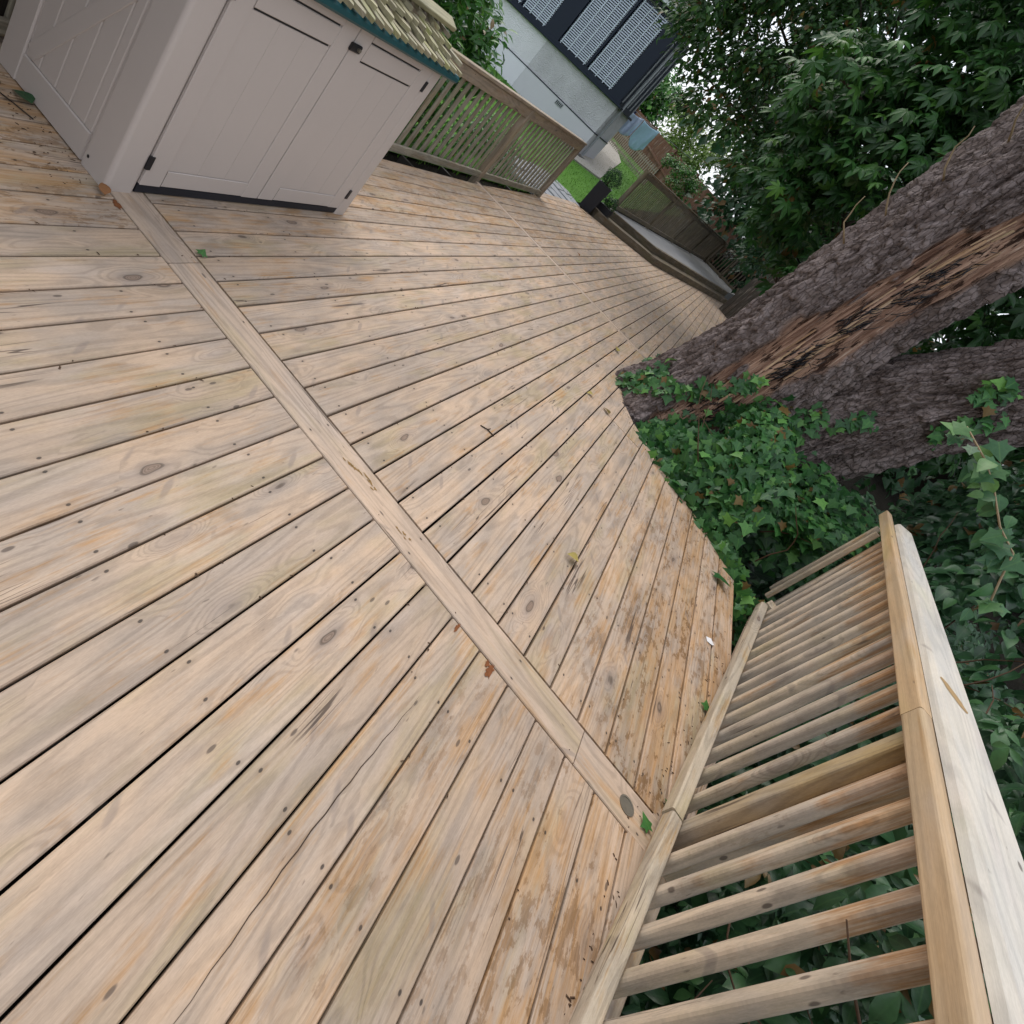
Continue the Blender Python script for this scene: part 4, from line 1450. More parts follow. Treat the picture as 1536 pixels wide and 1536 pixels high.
def trunk(name, parent, axis, nu, nv, seed, wound=None, toes=()):
    """axis: list of (x,y,z,r); skin with deep fissured bark; wound: bark-less strip facing the deck"""
    A = np.array(axis, float)
    L = np.concatenate([[0], np.cumsum(np.linalg.norm(np.diff(A[:, :3], axis=0), axis=1))])
    v = np.linspace(0, L[-1], nv)
    C = np.stack([np.interp(v, L, A[:, k]) for k in range(4)], 1)
    # smooth the centre line
    for _ in range(nv // 12):
        C[1:-1] = (C[:-2] + 2 * C[1:-1] + C[2:]) / 4
    T = np.gradient(C[:, :3], axis=0)
    T /= np.linalg.norm(T, axis=1, keepdims=True)
    th = np.linspace(0, 2 * math.pi, nu, endpoint=False)
    ex = np.array([1.0, 0, 0]) - T * T[:, :1]
    ex /= np.linalg.norm(ex, axis=1, keepdims=True)
    ey = np.cross(T, ex)
    TH, VV = np.meshgrid(th, v)
    cx, sy = np.cos(TH), np.sin(TH)
    # buttress flare at the foot
    R = C[:, 3][:, None] * np.ones_like(TH)
    foot = np.exp(-VV / 0.75)
    R = R * (1 + foot * 0.16 * (0.6 + np.cos(TH * 5 + seed)))
    R = R * (1 + 0.07 * np.sin(TH * 3 + VV * 0.35 + seed) + 0.035 * np.sin(TH * 7 - VV * 0.5))
    toe = np.exp(-np.maximum(0, VV - 0.8) / 0.42)
    for ta, tw_, tk in toes:
        dt = (TH - ta + math.pi) % (2 * math.pi) - math.pi
        R = R * (1 + tk * toe * np.exp(-(dt / tw_) ** 2))
    big = vnoise(cx * 3 + 10, sy * 3 + 10, VV * 0.9 + seed, seed)
    R = R + (big - 0.5) * 0.13
    wx = vnoise(cx * 6 + 9, sy * 6, VV * 2.2, seed + 5) * 0.55
    f1 = vnoise(cx * 11 + wx * 3, sy * 11 + 7, VV * 2.6 + wx * 2, seed + 1)
    f2 = vnoise(cx * 24 + wx * 3, sy * 24, VV * 6.5 + wx * 2, seed + 2)
    f3 = vnoise(cx * 52, sy * 52, VV * 22, seed + 3)
    ridge = (1 - np.abs(2 * f1 - 1)) * 0.6 + (1 - np.abs(2 * f2 - 1)) * 0.4
    disp = (0.55 - ridge) * 0.080 + (f3 - 0.5) * 0.012
    uu = TH / (2 * math.pi)
    ud = uu + (vnoise(cx * 7, sy * 7, VV * 5, seed + 7) - 0.5) * 0.022
    vd = VV + (vnoise(cx * 7 + 5, sy * 7, VV * 5, seed + 9) - 0.5) * 0.10
    e1, h1, t1_ = plates(ud % 1.0, vd, 50, 0.19, seed + 11)
    e2, h2, t2_ = plates(ud % 1.0, vd, 120, 0.085, seed + 12)
    disp = disp + np.clip(e1 / 0.14, 0, 1) * 0.008 + (h1 - 0.5) * 0.010 - t1_ * 0.012 + np.clip(e2 / 0.16, 0, 1) * 0.005 + (h2 - 0.5) * 0.009 - t2_ * 0.009
    tone = h1 * 0.4 + h2 * 0.6
    W = np.zeros_like(TH)
    if wound is not None:
        # wound: list of (height along trunk, angle, half width angle)
        wv = np.array(wound)
        ang = np.interp(v, wv[:, 0], wv[:, 1])[:, None]
        hw = np.interp(v, wv[:, 0], wv[:, 2])[:, None]
        da = np.abs((TH - ang + math.pi) % (2 * math.pi) - math.pi)
        edge = (vnoise(cx * 5, sy * 5, VV * 3.1, 33) - 0.5) * 0.34 + (vnoise(cx * 15, sy * 15, VV * 9, 34) - 0.5) * 0.16
        W = np.clip((hw + edge * (hw > 0.02) - da) / 0.035, 0, 1)
        fib = vnoise(cx * 46, sy * 46, VV * 1.6, 35)
        fib2 = vnoise(cx * 16, sy * 16, VV * 2.2, 36)
        disp = disp * (1 - W) + W * (-0.055 + (fib - 0.5) * 0.05 + (fib2 - 0.5) * 0.06)
    R = R + disp
    P = C[:, None, :3] + ex[:, None, :] * (R * cx)[..., None] + ey[:, None, :] * (R * sy)[..., None]
    base = np.array(parent_world(parent))
    Vt = (P - base).reshape(-1, 3)
    i, j = np.meshgrid(np.arange(nv - 1), np.arange(nu), indexing='ij')
    j2 = (j + 1) % nu
    F = np.stack([i * nu + j, i * nu + j2, (i + 1) * nu + j2, (i + 1) * nu + j], -1).reshape(-1, 4)
    me = bpy.data.meshes.new(name)
    me.vertices.add(len(Vt))
    me.vertices.foreach_set("co", Vt.astype(np.float32).ravel())
    me.loops.add(F.size)
    me.loops.foreach_set("vertex_index", F.astype(np.int32).ravel())
    me.polygons.add(len(F))
    me.polygons.foreach_set("loop_start", (np.arange(len(F)) * 4).astype(np.int32))
    me.polygons.foreach_set("loop_total", np.full(len(F), 4, np.int32))
    me.polygons.foreach_set("use_smooth", np.ones(len(F), bool))
    me.update(calc_edges=True)
    at = me.attributes.new("wood", 'FLOAT', 'POINT')
    at.data.foreach_set("value", W.astype(np.float32).ravel())
    at = me.attributes.new("tone", 'FLOAT', 'POINT')
    at.data.foreach_set("value", tone.astype(np.float32).ravel())
    me.materials.append(M['bark'])
    o = obj(name, me, parent, base)
    return o, P, (C, ex, ey, R, v, th)


t1 = thing("tree", "big leaning dark trunk whose bark is split open down to raw orange-brown splintered wood", "tree", (0.72, 5.85, 0))
AX1 = [(0.64, 5.80, -0.8, 0.62), (0.69, 5.82, 0.0, 0.535), (0.78, 5.85, 1.0, 0.46), (0.86, 5.85, 2.0, 0.455), (0.98, 5.83, 3.0, 0.475), (1.12, 5.80, 4.2, 0.48), (1.5, 5.75, 8.0, 0.36)]
FACE = math.radians(-90)            # towards the deck (world -Y) in the trunk's own angle
wnd = [(0.0, FACE - 0.22, 0.0), (0.62, FACE - 0.24, 0.14), (0.9, FACE - 0.16, 0.30), (1.15, FACE - 0.04, 0.34), (1.5, FACE + 0.08, 0.44), (2.2, FACE + 0.20, 0.54), (3.0, FACE + 0.28, 0.48),
       (4.0, FACE + 0.38, 0.34), (5.2, FACE + 0.42, 0.18), (6.0, FACE + 0.42, 0.0), (9, FACE + 0.4, 0.0)]
o1, P1, I1 = trunk("trunk", t1, AX1, 560, 900, 3, wnd, ((FACE - 0.45, 0.42, 0.42), (FACE - 1.35, 0.35, 0.22)))
t2 = thing("tree", "stouter dark trunk leaning away to the right with ivy sprigs on its bark", "tree", (1.35, 6.05, 0))
AX2 = [(1.15, 6.10, -0.8, 0.58), (1.32, 6.06, 0.1, 0.52), (1.53, 6.0, 0.9, 0.445), (1.80, 5.94, 1.6, 0.39), (2.20, 5.80, 2.35, 0.38), (2.9, 5.6, 3.5, 0.36), (4.2, 5.3, 6.0, 0.30)]
o2, P2, I2 = trunk("trunk", t2, AX2, 480, 640, 8, None, ((FACE + 0.2, 0.6, 0.30), (FACE - 0.8, 0.5, 0.25)))


def on_trunk(P, I, h, ang, out=0.0):
    C, ex, ey, R, v, th = I
    i = int(np.clip(np.searchsorted(v, h), 0, len(v) - 1))
    a = ang % (2 * math.pi)
    j = int(round(a / (2 * math.pi) * len(th))) % len(th)
    n = ex[i] * math.cos(a) + ey[i] * math.sin(a)
    return Vector(P[i, j] + n * out), Vector(n), i


# splinters and fibres standing in the wound
for k in range(46):
    h = random.uniform(1.2, 4.3)
    ang = np.interp(h, [w[0] for w in wnd], [w[1] for w in wnd]) + random.gauss(0, 0.13)
    p, n, i = on_trunk(P1, I1, h, ang, 0.004)
    p2, n2, i2 = on_trunk(P1, I1, h + random.uniform(0.10, 0.38), ang + random.uniform(-0.03, 0.03), 0.012)
    w = random.uniform(0.006, 0.020)
    beam("splinter", p, p2, w, random.uniform(0.006, 0.016), M['split'] if 'split' in M else M['post'], t1, n, 0.002, stain=0.0)
# black rot fibres in two matted patches
paths = []
for (hc, ac, n) in ((1.95, 0.22, 70), (3.0, 0.30, 80), (2.5, 0.18, 40), (1.25, 0.0, 50)):
    for _ in range(n):
        h = hc + random.gauss(0, 0.16)
        a = FACE + ac + random.gauss(0, 0.12)
        p, nr, i = on_trunk(P1, I1, h, a, 0.004)
        q = p + nr * random.uniform(0.004, 0.016) + Vector((random.gauss(0.02, .012), random.gauss(0, .01), random.gauss(0.05, .02)))
        r_ = q + Vector((random.gauss(0.015, .02), random.gauss(0, .008) - 0.004, random.gauss(0.045, .03)))
        paths.append(([p, q, r_], [0.005, 0.004, 0.001]))
tubes("rot_fibre", paths, M['slotblack'], t1, 4, 'stuff')
# healed knob and thin twigs on the upper edge of the first trunk
p, n, i = on_trunk(P1, I1, 4.35, FACE - 0.75, -0.03)
bm = bmesh.new()
bmesh.ops.create_icosphere(bm, subdivisions=4, radius=1.0)
for v in bm.verts:
    c = v.co.copy()
    k = 1 + 0.10 * math.sin(c.x * 7) * math.cos(c.y * 6 + c.z * 5)
    v.co = Vector((c.x * 0.17 * k, c.y * 0.11 * k, c.z * 0.15 * k))
me = bpy.data.meshes.new("burl")
bm.to_mesh(me)
bm.free()
me.materials.append(M['bark'])
me.polygons.foreach_set("use_smooth", [True] * len(me.polygons))
obj("burl", me, t1, p)
for h, a in ((3.1, -1.15), (3.5, -1.05), (3.9, -1.0), (2.8, -1.2)):
    p, n, i = on_trunk(P1, I1, h, FACE + a, 0.0)
    pts = [p]
    d = (n + Vector((-0.2, -0.5, 0.5))).normalized()
    for _ in range(5):
        d = (d + Vector((random.gauss(0, .25), random.gauss(0, .25), 0.22))).normalized()
        pts.append(pts[-1] + d * random.uniform(0.06, 0.11))
    tubes("twig", [(pts, [0.008, 0.007, 0.006, 0.005, 0.004, 0.003])], M['drystem'], t1, 5)

# ------------------------------------------------------------------ ivy at the foot of the trunks
iv = thing("ivy", "green ivy mound climbing the feet of the two trunks at the edge of the deck", "ivy", (0.95, 5.1, 0))
IVY = tmpl_ivy()
ivm = [leaf_mesh_single("leaf", IVY, M['ivy_o'])]
pts, nrm = [], []
while len(pts) < 5200:
    x = random.uniform(0.10, 1.98)
    yn = hole_near(x) if x < 1.69 else 3.95 + (x - 1.69) * 0.8
    if yn > 50 or yn < 0: continue
    t = random.random()
    y = yn + t * 1.15
    top = 0.30 + 0.42 * min(1, max(0, (x - 0.15) / 0.9)) + 0.10 * math.sin(x * 7) - 0.30 * max(0, x - 1.15)
    z = top * math.sin(min(1, t / 0.55) * math.pi / 2) + random.gauss(0, 0.05)
    if t < 0.08: z = random.uniform(-0.25, 0.10)
    if t < 0.03: y -= random.uniform(0.0, 0.09); z = random.uniform(0.02, 0.09)
    z -= random.random() ** 2 * 0.16
    if x < 0.48 and (z > 0.06 or random.random() < 0.75): continue
    if x < 0.95 and z > 0.06 + (x - 0.48) * 0.85: continue
    if x > 1.50 and y < 4.75 and (y < 4.0 or z > 0.07): continue
    pts.append((x, y + random.gauss(0, 0.03), z))
    nrm.append((-0.15 + 0.2 * (x < .5) * -1, -1.0 + t * 0.9, 0.35 + t))
for _ in range(1500):
    x, t = random.uniform(1.05, 2.75), random.random()
    y = 4.85 + t * 1.0 - 0.05 * x
    z = (0.42 + 0.30 * min(1, (x - 1.0) / 0.7)) * math.sin(min(1, (t + 0.1) / 0.6) * math.pi / 2) + random.gauss(0, 0.06) - random.random() ** 2 * 0.2
    pts.append((x, y, z))
    nrm.append((-0.2, -0.9 + t * 0.6, 0.5 + t))
for _ in range(170):
    x, y = random.uniform(0.10, 0.42), random.uniform(5.9, 7.2)
    pts.append((x + 0.06 * random.random(), y, random.uniform(-0.02, 0.12)))
    nrm.append((-0.5, -0.6, 0.8))
# runners on the bark
def runner(P, I, hs_, as_, n, spread):
    for k in range(n):
        f = random.random()
        h = np.interp(f, np.linspace(0, 1, len(hs_)), hs_) + random.gauss(0, spread)
        a = np.interp(f, np.linspace(0, 1, len(as_)), as_) + random.gauss(0, spread * 1.3)
        p, n_, i = on_trunk(P, I, h, a, random.uniform(0.015, 0.06))
        pts.append(tuple(p))
        nrm.append(tuple(n_ + Vector((0, -0.3, 0.5))))


runner(P1, I1, [0.85, 1.1, 1.35, 1.7], [FACE - 0.95, FACE - 0.55, FACE - 0.2, FACE + 0.1], 150, 0.05)
runner(P1, I1, [0.85, 1.2, 1.5], [FACE - 0.1, FACE + 0.35, FACE + 0.6], 160, 0.09)
runner(P1, I1, [0.75, 0.95, 1.15], [FACE - 1.2, FACE - 1.0, FACE - 0.9], 60, 0.06)
runner(P2, I2, [1.0, 1.45, 1.8], [FACE - 0.6, FACE - 0.35, FACE - 0.5], 200, 0.12)
runner(P2, I2, [2.0, 2.15], [FACE - 0.25, FACE - 0.15], 26, 0.05)
runner(P2, I2, [2.85, 3.05], [FACE - 0.2, FACE - 0.4], 34, 0.07)
runner(P2, I2, [2.5, 2.75, 3.0], [FACE + 0.5, FACE + 0.2, FACE + 0.15], 40, 0.07)
pts, nrm = np.array(pts), np.array(nrm)
N = nrm + jitter(len(pts), 0.42)
T = np.tile([0.1, -0.5, -0.8], (len(pts), 1)) + jitter(len(pts), 0.6)
sz = RNG.uniform(0.035, 0.112, len(pts))
# nearest, front-most leaves become parts
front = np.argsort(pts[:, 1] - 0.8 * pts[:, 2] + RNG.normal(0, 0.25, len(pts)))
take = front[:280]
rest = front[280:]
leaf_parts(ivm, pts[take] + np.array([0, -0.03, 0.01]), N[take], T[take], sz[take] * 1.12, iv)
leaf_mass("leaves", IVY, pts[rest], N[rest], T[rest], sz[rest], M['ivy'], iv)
paths = []
for k in range(16):
    x = random.uniform(0.6, 1.7)
    yn = hole_near(x) if x < 1.69 else 4.0
    p = Vector((x, yn + random.uniform(0.05, 0.5), random.uniform(0, 0.3)))
    q = [p]
    d = Vector((random.gauss(0, .4), random.uniform(-.1, .5), random.uniform(.3, 1))).normalized()
    for _ in range(6):
        d = (d + Vector((random.gauss(0, .25), random.gauss(0.03, .15), random.gauss(0, .2)))).normalized()
        q.append(q[-1] + d * 0.12)
    paths.append((q, [0.005, 0.005, 0.004, 0.004, 0.003, 0.003, 0.002]))
tubes("stem", paths, M['stem'], iv, 5, 'stuff')

# ------------------------------------------------------------------ creeper bank outside the railing
cr = thing("creeper_bank", "dark green bank of creeper leaves crowding the outside of the railing", "creeper", rp(1.2, 0.9, -0.8))
PALM = tmpl_palm(5, 0.20, 190, 0.35, 4)
BROAD = tmpl_broad()
PALM3 = tmpl_palm(3, 0.24, 130, 0.35, 4)
pts, nrm = [], []
for _ in range(13500):
    s = random.uniform(-1.6, 6.6)
    z = random.uniform(-0.8, 1.95)
    topz = 1.12 + 0.17 * max(0, s - 1.0) + 0.12 * math.sin(s * 3)
    if z > topz: continue
    n = 0.26 + 0.30 * (z + 0.8) + 0.16 * math.sin(s * 4 + z * 3) + random.random() ** 1.5 * 0.40
    if n > 0.14 and z > 0.9 and s < 3.2: n += 0.05
    if s > 3.3: n = n * 0.55 + 0.10
    p = rp(s, n, z)
    pts.append(tuple(p))
    nrm.append(tuple(-NN * 0.8 + Vector((0, -0.35, 0.75))))
# floor of leaves below the rail
for _ in range(5200):
    s, n = random.uniform(-1.8, 5.5), random.uniform(0.05, 2.4)
    p = rp(s, n, -0.72 + 0.30 * n + random.gauss(0, 0.08))
    pts.append(tuple(p))
    nrm.append(tuple(-NN * 0.3 + Vector((0, -0.3, 1))))
pts, nrm = np.array(pts), np.array(nrm)
N = nrm + jitter(len(pts), 0.45)
T = np.tile([-0.1, -0.35, -0.9], (len(pts), 1)) + jitter(len(pts), 0.5)
sz = RNG.uniform(0.07, 0.135, len(pts))
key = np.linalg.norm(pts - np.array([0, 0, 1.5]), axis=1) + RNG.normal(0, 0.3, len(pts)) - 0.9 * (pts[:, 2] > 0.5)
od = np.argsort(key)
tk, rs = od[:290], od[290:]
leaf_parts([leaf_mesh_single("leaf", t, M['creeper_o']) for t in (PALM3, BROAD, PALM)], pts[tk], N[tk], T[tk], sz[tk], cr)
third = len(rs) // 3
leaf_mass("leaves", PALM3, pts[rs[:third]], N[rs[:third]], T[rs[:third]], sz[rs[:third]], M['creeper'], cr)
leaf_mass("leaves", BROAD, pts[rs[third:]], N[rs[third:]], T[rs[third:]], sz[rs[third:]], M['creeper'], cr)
paths = []
for k in range(30):
    s = random.uniform(-0.5, 4.5)
    z = random.uniform(-0.6, 0.9)
    q = [rp(s, 0.28 + 0.3 * (z + 0.8), z)]
    d = Vector((random.gauss(0, .3), random.gauss(0, .6), random.uniform(0.1, 1))).normalized()
    for _ in range(7):
        d = (d + Vector((random.gauss(0.05, .2), random.gauss(0, .2), random.gauss(0, .2)))).normalized()
        q.append(q[-1] + d * 0.11)
    paths.append((q, [0.006, 0.006, 0.005, 0.005, 0.004, 0.004, 0.003, 0.002]))
tubes("stem", paths, M['stem'], cr, 5, 'stuff')

# one pale vine trailing over the bank
vi = thing("bindweed_vine", "pale green vine with big soft leaves hanging at the right above the handrail", "vine", (1.9, 3.3, 1.2))
bw = [leaf_mesh_single("leaf", BROAD, M['bindweed']), leaf_mesh_single("leaf", IVY, M['bindweed'])]

# ------------------------------------------------------------------ trees and shrubs beyond
CHEST = tmpl_palm(7, 0.17, 250, 0.45, 4)


def branches(parent, root, ends, r0, mat=None):
    paths = []
    for e in ends:
        a, b = Vector(root), Vector(e)
        m1 = a.lerp(b, 0.35) + Vector((random.gauss(0, .1), random.gauss(0, .1), 0.15))
        m2 = a.lerp(b, 0.7) + Vector((random.gauss(0, .1), random.gauss(0, .1), 0.10))
        paths.append(([a, m1, m2, b], [r0, r0 * 0.7, r0 * 0.45, r0 * 0.15]))
    return tubes("limb", paths, mat or M['branch'], parent, 6, None)


def tree(name, label, cat, base, top, trunk_r, cents, rad, per, tmpl, size, mat, tip_down=0.6, parts=None, flat=0.75, group=None):
    o = thing(name, label, cat, base, group)
    b, t = Vector(base), Vector(top)
    tubes("trunk", [([b, b.lerp(t, 0.4) + Vector((.04, 0, 0)), t], [trunk_r, trunk_r * 0.8, trunk_r * 0.5])], M['branch'], o, 10)
    branches(o, b.lerp(t, 0.75), cents[::max(1, len(cents) // 14)], trunk_r * 0.35)
    P, D = clumps(cents, per, rad, flat)
    Nn = D * 0.5 + np.array([0, -0.25, 0.8]) + jitter(len(P), 0.35)
    Tt = D + np.array([0, -0.2, -tip_down]) + jitter(len(P), 0.4)
    s = RNG.uniform(size[0], size[1], len(P))
    if parts:
        key = np.linalg.norm(P - np.array([0, 0, 1.5]), axis=1) + RNG.normal(0, 0.5, len(P))
        od = np.argsort(key)
        k = parts[1]
        leaf_parts(parts[0], P[od[:k]], Nn[od[:k]], Tt[od[:k]], s[od[:k]], o)
        P, Nn, Tt, s = P[od[k:]], Nn[od[k:]], Tt[od[k:]], s[od[k:]]
    leaf_mass("crown", tmpl, P, Nn, Tt, s, mat, o)
    return o


def scatter(n, az0, az1, sl0, sl1, d0, d1, keep=lambda a, s: True):
    """crown centres spread through a wedge of the garden"""
    out = []
    while len(out) < n:
        a, s, d = random.uniform(az0, az1), random.uniform(sl0, sl1), random.uniform(d0, d1)
        if not keep(a, s): continue
        x, y = pol(a, d)
        out.append((x, y, 1.5 + s * d))
    return out


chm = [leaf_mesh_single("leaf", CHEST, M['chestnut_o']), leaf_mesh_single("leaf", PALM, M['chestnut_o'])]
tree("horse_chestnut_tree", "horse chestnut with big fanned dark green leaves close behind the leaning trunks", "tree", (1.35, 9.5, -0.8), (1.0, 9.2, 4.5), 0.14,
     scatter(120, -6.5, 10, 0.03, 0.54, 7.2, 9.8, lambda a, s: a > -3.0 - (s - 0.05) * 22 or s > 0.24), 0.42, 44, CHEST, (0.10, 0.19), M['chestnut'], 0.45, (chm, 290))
tree("hawthorn_tree", "loose small-leaved tree with sky showing between its branches, left of the chestnut", "tree", (1.35, 12.3, -0.8), (0.6, 12.2, 3.6), 0.12,
     scatter(270, -19.5, -2.0, 0.045, 0.50, 10.5, 13.5, lambda a, s: s > 0.045 + 0.04 * (a < -5.5) + max(0, (-a - 12.0)) * 0.012), 0.38, 115, tmpl_leaflet(0.27, 0.5, 0.25, 2), (0.08, 0.145), M['small'], 0.6)

tree("sycamore_tree", "dense dark broad-leaved tree filling the space above the split trunk", "tree", (2.6, 12.5, -0.8), (2.6, 12.3, 5.0), 0.16,
     scatter(110, 2, 34, 0.0, 0.55, 9.5, 12.5), 0.60, 34, PALM, (0.17, 0.28), M['chestnut'], 0.5)
tree("holly_bush", "dark glossy bush hanging over the end of the terrace fence", "bush", (1.45, 16.6, -0.8), (1.3, 16.4, 1.8), 0.08,
     scatter(70, -4.0, 5.5, 0.0, 0.11, 13.5, 17.5, lambda a, s: 1.3 > a > -1.5 + (0.05 - s) * 30), 0.42, 80, tmpl_leaflet(0.30, 0.5, 0.2, 2), (0.08, 0.15), M['hedge'], 0.4)
tree("fence_shrub", "pale green shrub trained against the red-brown boundary fence", "shrub", (-3.6, 27.5, 0.5), (-3.6, 27.5, 2.0), 0.05,
     [(*pol(random.uniform(-9.3, -7.0), random.uniform(26.6, 28)), random.uniform(1.1, 2.3)) for _ in range(16)] + [(*pol(random.uniform(-11.0, -9.0), 28), random.uniform(1.9, 2.25)) for _ in range(8)],
     0.28, 90, tmpl_leaflet(0.30, 0.5, 0.2, 2), (0.07, 0.13), M['laurel'], 0.3)
tree("lime_tree", "small yellow-green tree catching the light behind the boundary fence", "tree", (-7.5, 42, 1.0), (-7.5, 42, 3.6), 0.10,
     scatter(46, -12.8, -7.5, 0.02, 0.085, 39, 44, lambda a, s: s < 0.11 + (a + 10) * 0.01), 0.8, 90, tmpl_leaflet(0.35, 0.5, 0.2, 2), (0.16, 0.28), M['lime'], 0.3)
tree("ash_tree", "pale hazy tree beyond the house corner under the open sky", "tree", (-14.5, 56, 1.5), (-14.5, 56, 5.0), 0.2,
     scatter(40, -17.0, -13.0, 0.03, 0.10, 53, 58), 1.2, 80, tmpl_leaflet(0.35, 0.5, 0.2, 2), (0.3, 0.5), M['laurel'], 0.3)
for (bx, by, c0, c1, s0, s1, d0, d1, lab) in (
        (2.4, 28.0, -7, 1, 0.02, 0.20, 20, 24, "dark tree rising behind the terrace fence, nearest the boundary fence"),
        (2.2, 24.0, 0, 9, -0.02, 0.30, 20, 26, "dark tree rising behind the terrace fence, behind the timber cabinet"),
        (7.5, 17.0, 12, 34, -0.10, 0.35, 14, 19, "broad dark tree in the gap between the two trunks")):
    tree("beech_tree", lab, "tree", (bx, by, -0.6), (bx, by, 3.5), 0.18, scatter(90, c0, c1, s0, s1, d0, d1), 0.95, 60,
         tmpl_leaflet(0.32, 0.5, 0.2, 2), (0.16, 0.28), M['hedge'], 0.4, group="dark trees closing the garden")
# far wood behind everything
P, D = [], None
cs = scatter(330, -9, 62, -0.06, 0.60, 27, 40, lambda a, s: a > -5 or s > 0.1)
P, D = clumps(cs, 70, 2.3, 0.8)
fw = leaf_mass("wood", tmpl_leaflet(0.36, 0.5, 0.2, 2), P, D * .5 + np.array([0, -.4, .7]) + jitter(len(P), .4), D + np.array([0, 0, -.5]), RNG.uniform(0.4, 0.75, len(P)), M['hedge'])
tag(fw, "far mass of dark woodland leaves closing the view behind the trees", "woodland", kind='stuff')

# laurel behind the shed and shrubs behind the slatted fence
lau = thing("laurel_bush", "bright glossy laurel bush standing between the shed roof and the house", "bush", (-3.8, 6.2, -0.1))
LEAFL = tmpl_leaflet(0.19, 0.55, 0.22, 3)
cs = [(random.uniform(-4.4, -3.42), random.uniform(4.4, 7.05)) for _ in range(120)]
cs = [(x, y, random.uniform(0.0, 1.0) ** 0.7 * (1.95 - max(0, y - 6.0) * 0.75)) for x, y in cs]
P, D = clumps(cs, 70, 0.20, 0.9)
leaf_mass("foliage", LEAFL, P, D * .6 + np.array([.2, -.3, .7]) + jitter(len(P), .4), D + np.array([0, 0, .5]) + jitter(len(P), .3), RNG.uniform(0.08, 0.15, len(P)), M['laurel'], lau)
branches(lau, (-3.8, 6.0, -0.1), cs[::5], 0.02)
for (bx, by, h, lab) in ((-3.55, 7.6, 0.55, "low green shrub behind the slatted fence, just left of its middle post"),
                         (-3.6, 9.0, 0.42, "low green shrub behind the far bay of the slatted fence")):
    sb = thing("low_shrub", lab, "shrub", (bx, by, -0.1), "shrubs behind the slatted fence")
    P, D = clumps([(bx + random.gauss(0, .18), by + random.gauss(0, .5), random.uniform(0, h)) for _ in range(22)], 50, 0.17, 0.9)
    leaf_mass("foliage", LEAFL, P, D * .6 + np.array([.2, -.3, .7]) + jitter(len(P), .4), D + jitter(len(P), .3), RNG.uniform(0.05, 0.09, len(P)), M['laurel'], sb)
    tubes("stem", [([(bx, by, -0.1), (bx, by, h * .7)], 0.015)], M['branch'], sb)
# close boards behind the shed at the left
bk = thing("back_fence", "dark boarded fence close behind the storage shed", "fence", (-3.2, 1.6, 0))
for i in range(16):
    y = 0.4 + i * 0.15
    beam("board", (-3.22, y, -0.1), (-3.22, y, 1.5), 0.146, 0.02, M['darkwood'], bk, (1, 0, 0), 0.003)

# the pale vine's leaves and stem
vp = [(1.095, 3.006, 1.615), (1.222, 2.957, 1.573), (1.309, 2.92, 1.525), (1.424, 2.865, 1.44), (1.51, 2.822, 1.407), (1.561, 2.794, 1.308), (1.619, 2.761, 1.20)]
vp = [Vector(p) for p in vp]
tubes("stem", [(vp, 0.004)], M['drystem'], vi, 5)
Pn, Nn_, Tn, Sn = [], [], [], []
for k in range(48):
    f = random.random() * 5.99
    i = int(f)
    p = vp[i].lerp(vp[i + 1], f - i) + Vector((random.gauss(0, .035), random.gauss(0, .03), random.gauss(0, .03)))
    Pn.append(p); Nn_.append((-0.55 + random.gauss(0, .35), -0.7 + random.gauss(0, .35), 0.5 + random.gauss(0, .3)))
    Tn.append((random.gauss(0.1, .5), random.gauss(0, .4), -1.0)); Sn.append(random.uniform(0.045, 0.10))
leaf_parts(bw, np.array(Pn), np.array(Nn_), np.array(Tn), np.array(Sn), vi)

# ------------------------------------------------------------------ litter on the deck
def litter_leaf(name, label, x, y, rz, size, tm, mat, tilt=0.12, z=0.006):
    V, F, U = leaf_template(tm)
    me = leaf_mesh_single(name, tm, mat)
    o = bpy.data.objects.new(name, me)
    o.location = (x, y, z + size * 0.10)
    o.rotation_euler = (tilt, random.uniform(-.1, .1), rz)
    o.scale = (size,) * 3
    COL.objects.link(o)
    return tag(o, label, "leaf", "fallen leaves on the deck")


litter_leaf("ivy_leaf", "green ivy leaf fallen beside the long cross board near the shed", -1.56, 1.945, 0.6, 0.055, IVY, M['ivy_o'])
litter_leaf("fallen_leaf", "curled yellow-green leaf lying in the middle of the deck boards", 0.575, 2.70, 2.2, 0.085, BROAD, M['yellowleaf'], 0.35)
litter_leaf("ivy_leaf", "dark ivy leaf wedged where the cross board meets the edge board", 1.245, 1.83, 0.9, 0.060, IVY, M['ivy_o'])
litter_leaf("ivy_leaf", "small ivy leaf by the bottom rail just past the cross board", 1.325, 2.01, 2.4, 0.050, IVY, M['ivy_o'])
litter_leaf("ivy_leaf", "dark ivy leaf against the bottom rail halfway along the far railing bay", 1.455, 2.70, 0.2, 0.070, IVY, M['ivy_o'])
litter_leaf("ivy_leaf", "ivy leaf on the boards under the ivy beside the railing end", 1.44, 4.02, 4.0, 0.14, IVY, M['ivy_o'], 0.3)
litter_leaf("fallen_leaf", "olive leaf lying across the plank joint near the ivy", 0.215, 4.66, 0.9, 0.08, BROAD, M['creeper_o'])
litter_leaf("fallen_leaf", "yellowed leaf on the plank joint left of the ivy", 0.02, 4.70, 2.5, 0.07, BROAD, M['yellowleaf'])
litter_leaf("fallen_leaf", "dark leaf lying against the foot of the shed side wall", -2.455, 1.70, 1.8, 0.10, BROAD, M['creeper_o'])
litter_leaf("fallen_leaf", "brown curled leaf left of the cross board by the shed corner", -1.90, 1.70, 1.2, 0.07, BROAD, M['deadleaf'], 0.4)
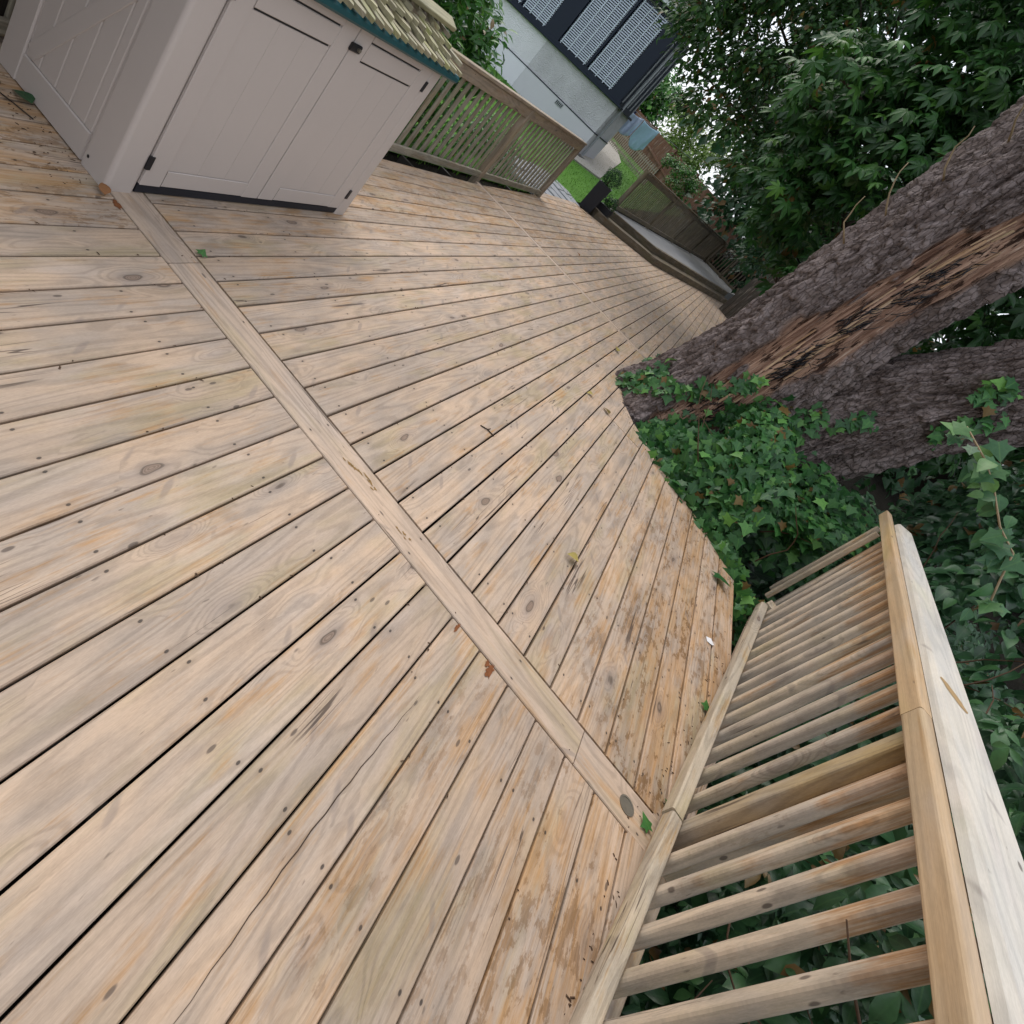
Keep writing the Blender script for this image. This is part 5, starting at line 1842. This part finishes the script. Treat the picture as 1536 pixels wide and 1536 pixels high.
litter_leaf("fallen_leaf", "small brown leaf on the far deck near the planter", -1.55, 8.6, 1.2, 0.07, BROAD, M['deadleaf'], 0.4)
litter_leaf("fallen_leaf", "ochre leaf on the deck in front of the second cross board", -0.15, 6.3, 0.4, 0.10, BROAD, M['yellowleaf'], 0.3)
V = [(0, 0, 0.002), (0.035, 0.004, 0.006), (0.05, 0.03, 0.003), (0.02, 0.045, 0.010), (-0.012, 0.028, 0.004)]
pp = world_mesh("paper_scrap", [(1.425 + x, 3.235 + y, z + 0.001) for x, y, z in V], [(0, 1, 3), (1, 2, 3), (0, 3, 4)], M['paper'])
pp.modifiers.new("t", 'SOLIDIFY').thickness = 0.0006
tag(pp, "torn white scrap of paper on the boards near the far railing bay", "paper")
tw = thing("twig", "small forked dry twig lying across the middle planks", "twig", (-0.22, 2.91, 0))
tubes("stick", [([(-0.26, 2.89, 0.004), (-0.22, 2.915, 0.006), (-0.17, 2.925, 0.004)], 0.0035), ([(-0.22, 2.915, 0.006), (-0.215, 2.95, 0.005)], 0.0028)], M['branch'], tw)
tw2 = thing("twig", "thin dark twig lying by the shed's side wall", "twig", (-2.45, 1.6, 0))
tubes("stick", [([(-2.52, 1.60, 0.004), (-2.44, 1.63, 0.006), (-2.36, 1.66, 0.004)], 0.003)], M['branch'], tw2)
# crumbs of bark and dirt gathered by the shed side, tree pit and rail
cp = []
for _ in range(260):
    r_ = random.random()
    if r_ < 0.45: cp.append((random.uniform(-2.95, -1.95), 1.70 - abs(random.gauss(0, .10))))
    elif r_ < 0.75:
        x = random.uniform(0.1, 1.6); cp.append((x, hole_near(x) - abs(random.gauss(0, 0.10))))
    else:
        s_ = random.uniform(-0.2, 3); p = rp(s_, -0.03 - abs(random.gauss(0, .04)), 0); cp.append((p.x, p.y))
for _ in range(240):
    e = random.choice(edges_x[8:])
    cp.append((e + random.gauss(0, 0.006), random.uniform(1.0, 4.6)))
cp = [(x, y) for x, y in cp if rail_y(x) < y + 0.05 and (x < 0.1 or x > 1.69 or y < hole_near(x) + 0.02)]
V, F = [], []
for x, y in cp:
    a, l, w = random.uniform(0, 6.28), random.uniform(0.0015, 0.006) * random.choice((1, 1, 1.8)), random.uniform(0.0008, 0.003)
    c, s_ = math.cos(a), math.sin(a)
    o = len(V)
    for u, v, z in ((-l, -w, 0.0008), (l, -w, 0.0008), (l, w, 0.0008), (-l, w, 0.0008), (0, 0, 0.004)):
        V.append((x + u * c - v * s_, y + u * s_ + v * c, z))
    F += [(o, o + 1, o + 4), (o + 1, o + 2, o + 4), (o + 2, o + 3, o + 4), (o + 3, o, o + 4)]
cb_ = world_mesh("debris", V, F, M['stem'], None, False, 'stuff')
tag(cb_, "crumbs of bark and dead stalks scattered along the shed, the ivy and the rail", "debris")

hg = thing("added_conifer", "dark drooping conifer overhanging the left edge of the deck beside the shed", "tree", (-3.7, -0.4, 0))  # unseen tree added to block sky from the shed's side wall
hc = [(random.uniform(-4.4, -2.5), random.uniform(-2.4, 0.75), random.uniform(0.25, 3.9)) for _ in range(230)]
hc += [(random.uniform(-3.0, -1.9), random.uniform(-2.0, 0.3), random.uniform(1.2, 3.0)) for _ in range(40)]
hc += [(random.uniform(-3.6, -1.6), random.uniform(-3.0, 0.2), random.uniform(1.7, 4.2)) for _ in range(130)]
P, D = clumps(hc, 75, 0.34, 0.9)
leaf_mass("crown", tmpl_leaflet(0.16, 0.5, 0.2, 2), P, D + jitter(len(P), .4), D + np.array([0, 0, -.4]) + jitter(len(P), .3), RNG.uniform(0.10, 0.18, len(P)), M['hedge'], hg)
tubes("trunk", [([(-3.7, -0.5, -0.2), (-3.68, -0.47, 1.8), (-3.6, -0.5, 4.0)], [0.16, 0.12, 0.04])], M['branch'], hg, 10)

# low undergrowth on the ground beyond the trunks
up = []
for _ in range(5200):
    x, y = random.uniform(1.3, 8.0), random.uniform(4.6, 13.0)
    up.append((x, y, -0.85 + random.random() ** 1.3 * (0.75 + 0.25 * math.sin(x * 2.3) * math.cos(y * 1.7))))
up = np.array(up)
ug = leaf_mass("undergrowth", PALM3, up, np.tile([-0.2, -0.5, 0.9], (len(up), 1)) + jitter(len(up), .4), np.tile([0, -.4, -.4], (len(up), 1)) + jitter(len(up), .6), RNG.uniform(0.12, 0.24, len(up)), M['creeper'])
tag(ug, "low dark undergrowth covering the ground beyond the two trunks", "undergrowth", kind='stuff')
